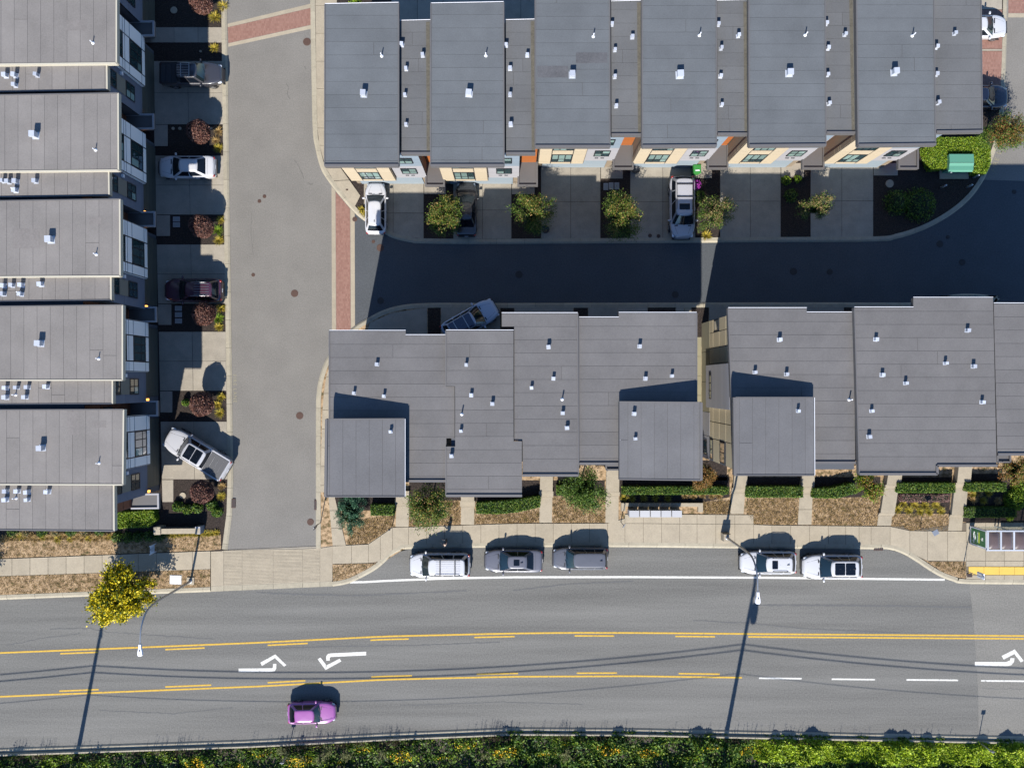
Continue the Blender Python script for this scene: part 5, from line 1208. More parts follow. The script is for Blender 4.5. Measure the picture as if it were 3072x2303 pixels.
for u, v, r, leaf, lab in [(2088, 553, .45, 'magenta', 'magenta flowering bush beside the silver wagon'), (2100, 590, .55, 'green', 'green bush under the magenta flowers'), (2360, 540, .40, 'bright', 'vivid lime bush in the planter of the twiggy tree'), (2395, 535, .34, 'bright', 'smaller lime bush near the twiggy tree'), (2375, 585, .6, 'green', 'dark shaded bush behind the twiggy tree'),
                           (2695, 605, 1.1, 'hedge', 'shaded bush left of the pale-flowered shrub in the corner bed'), (2760, 612, 1.5, 'hedge', 'pale-flowered shaded shrub in the corner bed'), (1047, 8, .0, 'green', ''), (1064, 6, .55, 'bright', 'lime bush cut by the top edge beside the north row'), (1094, 636, .38, 'gold', 'yellow-green tuft by the wheel of the white hatchback')]:
    if r: bush(lab, u, v, r, leaf, .65 + .3 * (r > 1), int(1000 * max(.5, r) ** 1.6), .07)
# ---- ornamental grasses
def tuft(u, v, r, leaf, label, group, n=160):
    p = G(*gpx(u, v, .3)); T = thing('grass_tuft', label, 'grass tuft', (p.x, p.y, .08), random.random() * 6, group)
    a = rng.uniform(0, 2 * np.pi, n); e = rng.uniform(.25, 1.25, n); ln = rng.uniform(.6, 1.15, n) * r; d = np.column_stack([np.cos(a) * np.cos(e), np.sin(a) * np.cos(e), np.sin(e)])
    b = np.column_stack([np.cos(a), np.sin(a), np.zeros(n)]) * (rng.uniform(0, .18, n) * r)[:, None]; side_ = np.column_stack([-np.sin(a), np.cos(a), np.zeros(n)]) * .016
    mid = b + d * ln[:, None] * .6; tip = b + d * ln[:, None] * np.array([1, 1, .72]) * 1.15
    link('blades', quadmesh('blades', np.stack([b - side_, mid + side_ * .3 - side_, tip, mid + side_], 1), 'leaf_' + leaf), T)
GG = 'ornamental grass tufts'
gl = [(668, 18, .5, 'gold', 'top golden grass tuft beside the kerb, by the cut-off plum shrub'), (644, 50, .55, 'gold', 'golden grass tuft under the cut-off plum shrub'), (641, 143, .42, 'gold', 'lone golden tuft above the black pickup'), (653, 392, .45, 'straw', 'upper straw tuft by the second plum shrub'), (645, 420, .4, 'straw', 'middle straw tuft by the second plum shrub'), (653, 443, .42, 'gold', 'lower golden tuft by the second plum shrub'),
      (660, 660, .4, 'gold', 'upper flowering tuft by the third plum shrub'), (652, 690, .5, 'bright', 'middle green tuft by the third plum shrub'), (655, 720, .45, 'gold', 'lower flowering tuft by the third plum shrub'), (662, 925, .42, 'gold', 'upper yellow tuft by the fourth plum shrub'), (654, 955, .5, 'bright', 'middle green tuft by the fourth plum shrub'), (655, 980, .4, 'gold', 'lower yellow tuft by the fourth plum shrub'),
      (662, 1190, .42, 'gold', 'upper golden tuft by the fifth plum shrub'), (651, 1213, .38, 'gold', 'middle golden tuft by the fifth plum shrub'), (658, 1238, .45, 'gold', 'lower golden tuft by the fifth plum shrub'), (664, 1459, .36, 'straw', 'orange straw tuft by the pickup tail'), (663, 1489, .42, 'gold', 'golden tuft below the orange straw tuft'),
      (2120, 705, .5, 'gold', 'golden tuft at the lane kerb beside the silver wagon'), (1085, 628, .35, 'gold', 'tuft at the corner walk by the white hatchback')]
for u, v, r, leaf, lab in gl: tuft(u, v, r, leaf, lab, GG)
for k, (x, y) in enumerate([(440, 670), (575, 685), (695, 690), (825, 690), (380, 740), (505, 755), (640, 765), (745, 770), (890, 765)]):
    tuft(2600 + x / 3.947, 1340 + y / 3.947, .40, 'gold', 'golden ball tuft, %s from the left in the %s row before the mauve hedge' % ((ORD[k], 'upper') if k < 4 else (ORD[k - 4], 'lower')), 'golden tufts in front of the mauve hedge', 170)
for k, (x, y) in enumerate([(1200, 550), (1265, 560), (1345, 555), (1460, 550), (1275, 630), (1395, 640), (1565, 645)]):
    tuft(2600 + x / 3.947, 1340 + y / 3.947, .38, 'gold' if k % 2 else 'straw', 'tuft, %s from the left in the %s row between last path and round shrub' % ((ORD[k], 'upper') if k < 4 else (ORD[k - 4], 'lower')), 'golden tufts in the last bed', 150)
for k, (x, y) in enumerate([(1270, 480), (1390, 500), (1520, 480), (1640, 490), (1740, 490), (425, 520), (540, 530), (700, 520), (860, 520), (1030, 530)]):
    tuft(1780 + x / 4.607, 1380 + y / 4.607, .36, 'straw' if k < 5 else 'gold', ('straw tuft right of the mailboxes below the long hedge, %s from the left' % ORD[k] if k < 5 else 'shaded tuft between long hedge and mailboxes, %s from the left' % ORD[k - 5]), 'tufts behind the mailboxes', 140)
for k in range(26):
    u = 10 + k * 13.2 + random.uniform(-3, 3); tuft(u, 1616 + random.uniform(-7, 5) - u * .012, random.uniform(.3, .42), random.choice(['straw', 'gold', 'straw']), 'straw tuft, %s from the left in the long row on the west lawn' % ORD[k], 'row of straw tufts along the west lawn', 120)
for k in range(12): u = 505 + k * 13; tuft(u, 1606 + random.uniform(-3, 3) - k * .6, .32, 'gold', 'golden tuft, %s from the left in the row along the entry sign wall' % ORD[k], 'golden tufts at the entry sign', 120)
for k in range(7): u = 35 + k * 44; bush('dull shrub, %s from the left in the row behind the straw tufts' % ORD[k], u, 1598 - k * .8, .48, 'dry' if k % 2 else 'green', .5, 500, .06, 'row of dull shrubs on the west lawn')
for k in range(5): u = 350 + k * 32; bush('dark shrub, %s from the left in the yellow tree shadow below the thick hedge' % ORD[k], u, 1612 - k, .5, 'under', .5, 500, .06, 'shaded shrubs by the entry sign')
# ---- lawn blades
def blades(polys, n, leaf, h=.07, name='grass'):
    Q = []
    tot = 0
    for px, w_ in polys:
        a = inside(px, int(n * w_)); p = np.column_stack([(a[:, 0] - CU) / S, (CV - a[:, 1]) / S, np.full(len(a), .09)])
        ang = rng.uniform(0, np.pi * 2, len(a)); hh = rng.uniform(.5, 1.4, len(a)) * h; s_ = np.column_stack([np.cos(ang), np.sin(ang), 0 * ang]) * .014; tip = np.column_stack([np.cos(ang + 1.3) * hh * .9, np.sin(ang + 1.3) * hh * .9, hh])
        Q.append(np.stack([p - s_, p + s_, p + s_ * .3 + tip, p - s_ * .3 + tip], 1))
    return stuff(tag(link(name, quadmesh(name, np.concatenate(Q), 'leaf_' + leaf)), 'short dry grass blades on the lawns' if leaf == 'straw' else 'short brown weeds and grass blades on the verges', 'grass'))
LW = [([(-60, 1729), (632, 1707), (632, 1758), (-60, 1784)], .28), ([(-60, 1625), (664, 1603), (664, 1645), (-60, 1674)], .2), ([(1042, 1632), (1103, 1629), (1178, 1578), (1184, 1545), (1060, 1560)], .07), ([(1228, 1578), (1382, 1572), (1382, 1500), (1228, 1500)], .08), ([(1425, 1570), (1617, 1567), (1619, 1530), (1425, 1545)], .05),
      ([(1657, 1567), (1814, 1567), (1814, 1490), (1660, 1490)], .08), ([(2262, 1571), (2392, 1573), (2392, 1494), (2240, 1494), (2238, 1541)], .09), ([(2437, 1573), (2628, 1576), (2640, 1490), (2437, 1496)], .1), ([(2672, 1577), (2728, 1590), (2842, 1591), (2842, 1542), (2672, 1542)], .05), ([(2106, 1538), (2189, 1540), (2189, 1500), (2106, 1505)], .04), ([(1000, 1692), (1132, 1689), (1046, 1735), (1000, 1743)], .04), ([(2783, 1683), (2893, 1684), (2893, 1733), (2823, 1713)], .04)]
blades(LW, 34000, 'straw'); blades(LW, 16000, 'brownweed', .09, 'grass')
# ---- the wild verge along the south kerb
def edge_v(u): return np.interp(u, [p[0] for p in S_EDGE], [p[1] for p in S_EDGE])
def field(u, v): return .5 + .28 * np.sin(u * .021 + 1.3) + .2 * np.sin(u * .053 + v * .03) + .16 * np.sin(u * .11 - v * .06)
def verge(name, label, u0, u1, n, leaf, size, v0=14, v1=150, hs=.6, zmin=.1, cat='undergrowth', frac=None, asp=.6):
    u = rng.uniform(u0, u1, n); f = rng.uniform(0, 1, n); v = edge_v(u) + v0 + f * (v1 - v0); hh = np.clip(field(u, v), .1, 1.3) * hs * np.clip(f * 3 + .25, 0, 1)
    keep = np.ones(n, bool)
    if frac is not None: keep = np.sin(u * .043 + v * .05) + np.sin(u * .017 - v * .09 + 2) > frac
    z = hh * (zmin + (1 - zmin) * rng.uniform(0, 1, n) ** .5)
    C = np.column_stack([(u - CU) / S, (CV - v) / S, z])[keep]
    return stuff(tag(link(name, quadmesh(name, leaves(C, size, .7, asp), 'leaf_' + leaf)), label, cat))
struct(sheet('verge_ground', [(-900, 2286)] + [(p[0], p[1] + 11) for p in S_EDGE[1:-1]] + [(4000, 2236), (4000, 3000), (-900, 3000)], .05, 'soil', .2))
verge('undergrowth', 'dark green leafy weeds along the whole south verge', -120, 3200, 36000, 'under', .12, hs=.95)
verge('undergrowth', 'dry brown weeds behind the south kerb', -120, 2300, 6000, 'brownweed', .06, v0=12, v1=50, hs=.5, asp=.25)
verge('undergrowth', 'bright green bramble leaves on the right half of the south verge', 1500, 3200, 26000, 'hedge', .125, v0=8, v1=130, hs=1.05, frac=-.5)
verge('undergrowth', 'lighter green leaves on the left half of the south verge', -120, 2300, 15000, 'bright', .10, v0=20, v1=84, hs=1.05, frac=.0)
verge('undergrowth', 'sunlit yellow-green bramble carpet at the lower right', 2260, 3200, 38000, 'bramble', .11, v0=14, v1=84, hs=1.15)
verge('flowers', 'yellow flowers scattered over the south verge', 500, 2280, 4200, 'flower', .075, v0=34, v1=80, hs=1.12, zmin=.92, cat='flowers', frac=.85)
GS = 'feathery grey-green plants on the south verge'
fl = ['first', 'second', 'third', 'fourth', 'fifth', 'sixth', 'seventh', 'eighth', 'ninth']
for k, (u, v) in enumerate([(905, 2272), (965, 2275), (985, 2250), (1040, 2262), (1145, 2265), (1460, 2262), (1500, 2275), (1700, 2262), (850, 2262)]):
    p = G(*gpx(u, v, .5)); T = thing('feathery_plant', 'feathery grey-green plant, %s from the left among those on the south verge' % ['third', 'fourth', 'fifth', 'sixth', 'seventh', 'eighth', 'ninth', 'tenth', 'second'][k], 'plant', (p.x, p.y, .05), random.random() * 6, GS)
    C, A = shoots((0, 0, .35), (.62, .62, .65), 26, 34, lo=.05, hi=1.05, zmin=.0, spread=.05); link('foliage', quadmesh('foliage', leaves(C, .06, .5, .22, A), 'leaf_feather'), T)
    MB().tube([(0, 0, -.05), (0, 0, .5)], [.03, .01], 6).build('stem', 'twig', T)
sk = []
for k in range(420):
    u = rng.choice([rng.uniform(-60, 3100), rng.choice([60, 130, 480, 540, 900, 955, 1045, 1100, 1155, 1190, 1470, 1500, 1700, 2180, 2390]) + rng.normal() * 16]); v = edge_v(u) + rng.uniform(20, 27); h_ = rng.uniform(.4, 1.15)
    p = np.array([(u - CU) / S, (CV - v) / S, .03]); tip = p + np.array([rng.normal() * .08, rng.normal() * .05, h_])
    s_ = np.array([.012, .004, 0]); sk.append(np.stack([p - s_, p + s_, tip + s_ * .4, tip - s_ * .4]))
    for q in range(int(h_ * 16)):
        c_ = p + (tip - p) * rng.uniform(.25, 1); d_ = np.array([rng.normal() * .06, rng.normal() * .04, .07]); sk.append(np.stack([c_ - s_ * .8, c_ + s_ * .8, c_ + d_ + s_ * .3, c_ + d_ - s_ * .3]))
stuff(tag(link('weeds', quadmesh('weeds', np.array(sk), 'leaf_brownweed')), 'thin upright weeds leaning over the south kerb', 'weeds'))
# thicket further down the bank, beyond the lower picture edge, that keeps the bank in shade
def thicket(u0, u1, v0, v1, n, hs, lab):
    u = rng.uniform(u0, u1, n); v = rng.uniform(v0, v1, n); h_ = np.clip(field(u * .6, v), .45, 1.2) * hs; z = h_ * rng.uniform(0, 1, n) ** .6
    stuff(tag(link('thicket', quadmesh('thicket', leaves(np.column_stack([(u - CU) / S, (CV - v) / S, z]), .13, .5, .7), 'leaf_under')), lab, 'thicket'))
thicket(-300, 1700, 2316, 2450, 34000, 2.1, 'dense thicket on the bank beyond the lower left picture edge')
thicket(1700, 3400, 2316, 2450, 32000, 2.2, 'dense thicket on the bank beyond the lower right picture edge')
# ================================================================== STREET FURNITURE
def poly_curve(pts, n=8): 
    o = []
    for i in range(len(pts) - 1):
        p0, p1, p2, p3 = [Vector(pts[max(0, min(len(pts) - 1, i + d))]) for d in (-1, 0, 1, 2)]
        for k in range(n):
            t = k / n; o.append(.5 * (2 * p1 + (p2 - p0) * t + (2 * p0 - 5 * p1 + 4 * p2 - p3) * t * t + (3 * p1 - p0 - 3 * p2 + p3) * t ** 3))
    o.append(Vector(pts[-1])); return o
def street_lamp(u, v, label, plinth):
    b = G(u, v, .12); T = thing('street_lamp', label, 'street lamp', tuple(b), 0, 'curved-arm street lamps')
    z0 = .9 if plinth else .12
    if plinth: MB().box((0, 0, .45), (.62, .62, .95), taper=.92).build('concrete_base', 'concrete', T)
    else: MB().box((0, 0, .03), (.6, .6, .12)).build('concrete_base', 'concrete', T)
    MB().lathe((0, 0, z0), [(.16, 0), (.16, .04), (.11, .05), (.10, .4)], 12).build('base_flange', 'steel', T)
    pts = poly_curve([(0, 0, z0), (0, 0, 3.5), (0, 0, 6.9), (0, -.30, 8.3), (0, -1.2, 9.1), (0, -2.35, 9.25)], 6)
    MB().tube(pts, [lerp(.10, .04, i / (len(pts) - 1)) for i in range(len(pts))], 10).build('pole', 'steel', T, True)
    hd = MB(); pr = [(-.02, .10), (.25, .12), (.5, .19), (.72, .20), (.82, .12)]; vs = []; fs = []
    for x, w in pr: vs += [(-w, -2.3 - x, 9.20), (w, -2.3 - x, 9.20), (w * .8, -2.3 - x, 9.34), (-w * .8, -2.3 - x, 9.34)]
    for i in range(4):
        for j in range(4): fs.append((i * 4 + j, i * 4 + (j + 1) % 4, (i + 1) * 4 + (j + 1) % 4, (i + 1) * 4 + j))
    fs += [(0, 3, 2, 1), (16, 17, 18, 19)]; hd.add(vs, fs); h = hd.build('lamp_head', 'white_metal', T)
    MB().box((0, -2.72, 9.37), (.07, .07, .07)).build('photocell', 'dark_metal', h); MB().box((0, -2.85, 9.19), (.24, .34, .03)).build('lamp_glass', 'head_light', h)
street_lamp(574, 1741, 'curved street lamp on the dry boulevard near the yellow tree', False)
street_lamp(2172, 1606, 'curved street lamp on a concrete block, leaning over the parked white crossovers', True)
def util_pole(u, v, hgt, label, drum=False, arm=1.2):
    b = G(u, v, 0); T = thing('utility_pole', label, 'utility pole', tuple(b), 0, 'utility poles below the lower picture edge')
    MB().tube([(0, 0, -.1), (0, 0, hgt)], [.19, .12], 12).build('pole', 'wood_pole', T, True)
    MB().box((0, .1, hgt - .8), (.12, arm * 1.4, .14)).build('cross_arm', 'wood_pole', T)
    for y in (-.6, .6): MB().lathe((0, y, hgt - .72), [(.05, 0), (.07, .1), (.03, .2)], 8).build('insulator', 'white_metal', T)
    if drum:
        for s_ in (-.28, .0): MB().lathe((.38, s_, hgt - 3.0), [(.24, 0), (.26, .05), (.26, .9), (.2, 1.0)], 14).build('transformer_drum', 'steel', T)
    return b
PV = 2332
pole_px = [(-1716, 2395, 10.5), (219, PV, 11.3), (2154, PV, 14.2), (4089, 2345, 13.5)]
pl = ['utility pole far beyond the left picture edge', 'utility pole below the lower left picture edge, its shadow ending at the yellow tree', 'utility pole with transformer drums, its shadow crossing under the white crossovers', 'utility pole far beyond the right picture edge']
PB = [util_pole(u, v, h, pl[i], i == 2) for i, (u, v, h) in enumerate(pole_px)]
WH = [[8.6, 7.75, 9.25, 8.2], [8.1, 7.28, 8.85, 7.7], [6.6, 5.7, 7.2, 6.0]]
for w, hs in enumerate(WH):
    mb = MB(); pts = []
    for i in range(3):
        a, b = PB[i] + Vector((0, .15, hs[i])), PB[i + 1] + Vector((0, .15, hs[i + 1]))
        for k in range(24 + (i == 2)):
            t = k / 24; p = a + (b - a) * t; p.z -= 4 * 1.1 * t * (1 - t); pts.append(p)
    mb.tube(pts, .034 if w < 2 else .016, 6); o = mb.build('overhead_cable', 'dark_metal')
    tag(o, ['upper thick overhead cable strung between the utility poles', 'lower thick overhead cable strung between the utility poles', 'thin overhead cable strung below the two thick ones'][w], 'cable', 'overhead cables')
# ---- mailboxes and their low wall
wall_pts = [R4(1862, 2105, 1506, 1517), R4(1862, 1874, 1517, 1530), R4(2091, 2105, 1517, 1533)]
T = thing('low_wall', 'low concrete garden wall behind the row of grey mailboxes', 'wall', tuple(G(1984, 1512)), 0, None, True)
for q in wall_pts: poly_prism([G(*p) for p in q], .05, .48).build('wall_run', 'concrete', T)
ml = ['leftmost', 'second', 'middle', 'fourth', 'rightmost']
for k in range(5):
    u = 1780 + (562 + k * 147.5) / 4.607; v = 1380 + 738 / 4.607; p = I(u, v, 1.45)
    T = thing('mailbox', ('%s grey community mailbox of the five in front of the low wall' % ml[k]) if k not in (1, 3) else ('%s grey community mailbox from the left of the five' % ml[k]), 'mailbox', (p.x, p.y, .14), random.uniform(-.01, .01), 'community mailboxes')
    MB().box((0, 0, .86), (.76, .50, 1.16)).build('cabinet', 'siding_grey', T); MB().box((0, 0, .14), (.40, .34, .28)).build('pedestal', 'siding_grey', T)
    MB().box((0, 0, 1.455), (.80, .54, .03), taper=.98).build('lid', mat('mailbox_grey', (.33, .33, .34), .5, rnd=.06), T)
    for i in range(4):
        for j in range(4): MB().box((-.27 + i * .18, -.255, .42 + j * .26), (.165, .012, .24)).build('box_door', 'galv', T)
# ---- bus shelter
b = G(2908, 1603, .145); T = thing('bus_shelter', 'bus shelter with dark domed roof panels and a green poster', 'bus shelter', tuple(b), 0)
Lb, Db, Hb = 6.2, 1.52, 2.42
fm = MB()
for x in (.0, 2.0, 4.1, Lb):
    for y in (-.70, .72): MB().box((x, y, Hb / 2), (.09, .09, Hb)).build('post', 'galv', T)
for y in (-.76, .76): MB().box((Lb / 2, y, Hb + .04), (Lb + .2, .10, .12)).build('roof_beam', 'galv', T)
for i in range(7):
    x = i * Lb / 6; MB().box((x, 0, Hb + .06), (.13, 1.42, .10)).build('roof_rib', 'galv', T)
for i in range(6):
    x0, x1 = i * Lb / 6 + .09, (i + 1) * Lb / 6 - .09; vs = []; r, c = 7, 7
    for a in range(r):
        for q in range(c):
            s_, t_ = a / (r - 1), q / (c - 1); vs.append((lerp(x0, x1, s_), lerp(-.68, .68, t_), Hb + .05 + .17 * (1 - (2 * s_ - 1) ** 4) * (1 - (2 * t_ - 1) ** 4)))
    MB().add(vs, grid_faces(r, c, True)).build('roof_dome', mat('smoked_acrylic', (.085, .060, .052), .22, coat=.6), T, True)
MB().box((Lb / 2, .74, 1.25), (Lb - .1, .012, 1.9)).build('back_glass', mat('shelter_glass', (.30, .42, .36), .05, alpha=.35), T)
MB().box((3.6, .35, .45), (2.4, .4, .06)).build('bench', 'steel', T)
ad = MB().box((-.04, .03, 1.27), (.09, 1.42, 2.3)).build('poster_case', 'white_metal', T)
MB().box((-.087, .03, 1.30), (.008, 1.26, 2.02)).build('poster', mat('poster_green', (.006, .105, .035), .4), ad)
def ptext(s, y, z, size, m, rx=0):
    c = bpy.data.curves.new('poster_lettering', 'FONT'); c.body = s; c.size = size; c.align_x = 'CENTER'; c.align_y = 'CENTER'; c.materials.append(m); o = bpy.data.objects.new('poster_lettering', c); COL.objects.link(o); o.parent = ad
    o.location = (-.0935, y, z); o.rotation_euler = (math.radians(90), 0, math.radians(-90)); return o
# printed marks of the poster: a white pen-stroke drawing, a lime band and small white scrollwork
pw = mat('poster_white', (.8, .8, .78), .4); py = mat('poster_lime', (.45, .55, .03), .4)
def stroke(pts, w, m):
    MB().tube([(-.093, y, z) for y, z in pts], w, 4).build('poster_print', m, ad)
stroke([(.40, .62), (.30, .80), (.05, .92), (-.25, .84), (-.36, .62), (-.10, .70), (.20, .66), (.42, .80)], .022, pw); stroke([(.36, .74), (.10, .84), (-.20, .76)], .016, pw); stroke([(-.30, .58), (-.45, .66), (-.40, .80)], .03, pw)
MB().box((-.0925, .03, 1.42), (.004, .86, .17)).build('poster_print', py, ad); 
for k in range(7): MB().box((-.0925, .38 - k * .115, 1.24), (.004, .07, .085)).build('poster_print', pw, ad)
stroke([(.12, 1.78), (0, 1.90), (-.12, 1.80), (-.02, 1.72), (.10, 1.95), (-.15, 1.98)], .012, pw)
# ---- posts and signs
def sign_post(u, v, h, label, plate=None, base_z=.12, cat='sign', lean=(0, 0), name='sign_post', group='sign posts', rot=0.0):
    b = G(u, v, base_z); T = thing(name, label, cat, tuple(b), rot, group)
    MB().tube([(0, 0, -.1), (lean[0], lean[1], h)], .035, 8).build('post', 'steel', T, True)
    if plate: MB().box((lean[0] + plate[3], lean[1] + .04, h - plate[1] / 2), (plate[0], .02, plate[1])).build('sign_plate', plate[2], T)
    return T
T = sign_post(2885, 1706, 2.9, 'tall bus stop pole at the kerb left of the yellow tactile strip', None); MB().box((.12, .05, 2.45), (.10, .45, .9)).build('stop_flag', 'white_metal', T); MB().lathe((0, 0, 2.9), [(.14, 0), (.14, .05), (.02, .07)], 10).build('cap', 'steel', T)
T = sign_post(2758, 1580, 2.5, 'slim sign post standing in the dry lawn right of the last white crossover', None); MB().box((0, 0, 2.5), (.46, .40, .03), .5).build('sign_plate', 'steel', T)
T = sign_post(1862, 1564, 1.9, 'thin sign post left of the mailboxes', None); MB().box((.0, 0, 1.9), (.05, .34, .22), -.6).build('sign_plate', 'steel', T)
T = sign_post(963, 1566, 2.5, 'street name sign on a post by the corner path', None); MB().box((.1, 0, 2.1), (.42, .03, .85), 1.1).build('sign_plate', 'dark_metal', T)
T = sign_post(1178, 1576, 1.75, 'slim dark garden lamp post where the corner lawn meets the sidewalk', None, cat='lamp post', name='lamp_post'); MB().lathe((0, 0, 1.7), [(.05, 0), (.10, .1), (.08, .2), (.02, .24)], 10).build('lamp_cap', 'dark_metal', T)
b = G(470, 1641, .12); T = thing('yard_sign', 'white notice board standing on the lawn in the yellow tree shadow', 'sign', tuple(b), 0)
for y in (-.33, .33): MB().box((0, y, .62), (.06, .06, 1.24)).build('post', 'white_metal', T)
bd = MB().box((.035, 0, .80), (.02, .62, .78)).build('board', mat('notice_blue', (.42, .52, .62), .5), T)
for k in range(5): MB().box((.047, .02 * (k % 2), .56 + k * .10), (.004, .42 - .06 * (k % 3), .025)).build('board_print', 'frame_dark', bd)
MB().box((.047, .05, 1.1), (.004, .14, .10)).build('board_print', 'frame_dark', bd)
for u, v, h, lab in ((866, 2256, 2.0, 'small sign post below the magenta coupe'), (2934, 2222, 2.1, 'small sign post by the asphalt seam on the south verge')):
    T = sign_post(u, v, h, lab, (.34, .30, 'steel', 0), .05)
# ---- entry sign wall
b = G(548, 1584, .085); T = thing('entry_sign_wall', 'long low concrete-capped entry sign wall on the corner', 'wall', tuple(b), .01)
MB().box((0, 0, .42), (3.5, .34, .84)).build('wall_body', 'wall_dark', T); MB().box((.05, -.06, .90), (3.5, .42, .11)).build('cap', 'concrete', T); MB().box((-1.62, 0, .55), (.55, .62, 1.06)).build('end_pier', 'concrete', T); MB().box((1.62, -.02, .46), (.42, .60, .98)).build('end_pier', 'siding_grey', T)
for x in (-.9, 0, .9): MB().lathe((x, -.30, .02), [(.05, 0), (.05, .12), (.07, .16)], 8).build('spot_lamp', 'white_metal', T)
# ---- cabinet, bins, bollards
b = I(2882, 492, 1.2); T = thing('electrical_cabinet', 'green electrical cabinet standing inside the corner hedge', 'electrical cabinet', (b.x, b.y, .1), 0)
gm = mat('cabinet_green', (.075, .22, .155), .5, grain=.06, gs=8, obj=True)
MB().box((0, 0, .06), (2.35, 1.9, .14)).build('concrete_pad', 'concrete', T); MB().box((0, .12, .66), (1.95, 1.25, 1.1)).build('cabinet_body', gm, T)
MB().add([(-.98, .76, 1.22), (.98, .76, 1.22), (.98, .05, 1.30), (-.98, .05, 1.30), (.98, -.62, 1.05), (-.98, -.62, 1.05), (.98, -.62, .98), (-.98, -.62, .98), (-.98, .76, 1.15), (.98, .76, 1.15)], [(3, 2, 1, 0), (5, 4, 2, 3), (7, 6, 4, 5), (0, 1, 9, 8), (8, 9, 6, 7), (0, 8, 7, 5, 3), (1, 2, 4, 6, 9)]).build('lid', gm, T)
MB().box((0, .05, 1.306), (1.95, .02, .012)).build('lid_seam', 'dark_metal', T); MB().box((-.62, -.62, .8), (.10, .04, .14)).build('latch', 'galv', T); MB().box((.35, -.35, 1.19), (.34, .22, .012), .1).build('warning_label', 'white_metal', T)
for (u, v, lab) in ((2936, 526, 'grey bollard nearest the east street, by the green cabinet'), (2838, 556, 'grey bollard left of the green cabinet front'), (2916, 555, 'grey bollard by the curved kerb in front of the green cabinet')):
    b = I(u, v, .9); T = thing('bollard', lab, 'bollard', (b.x, b.y, .085), 0, 'bollards around the green cabinet'); MB().lathe((0, 0, 0), [(.075, 0), (.075, .86), (.05, .92), (.01, .94)], 12).build('post', 'galv', T, True)
b = I(2091, 507, 1.0); T = thing('wheeled_bin', 'bright green wheeled bin by the garage door', 'bin', (b.x, b.y, .115), .03)
gb = mat('bin_green', (.028, .17, .032), .45)
MB().box((0, 0, .52), (.56, .60, .90), taper=1.12).build('bin_body', gb, T); MB().box((0, -.02, 1.0), (.62, .72, .07), taper=.9).build('lid', gb, T); MB().box((0, -.16, 1.05), (.34, .10, .02)).build('lid_label', 'white_metal', T); MB().tube([(-.26, .38, .97), (.26, .38, .97)], .02, 6).build('handle', 'dark_metal', T)
for s_ in (-1, 1): MB().tube([(s_ * .20, .30, .12), (s_ * .28, .30, .12)], .12, 12).build('wheel', 'tyre', T)
for u, v, lab in ((1904, 515, 'dark pot standing at the garage corner, in the shade of the bronze-topped tree'), (1636, 692, 'dark round pot at the foot of the second driveway tree')):
    b = G(u, v, .1); T = thing('plant_pot', lab, 'pot', tuple(b), 0, 'dark pots'); MB().lathe((0, 0, 0), [(.20, 0), (.30, .45), (.33, .48), (.28, .5), (.26, .4)], 14).build('pot', 'dark_metal', T, True)
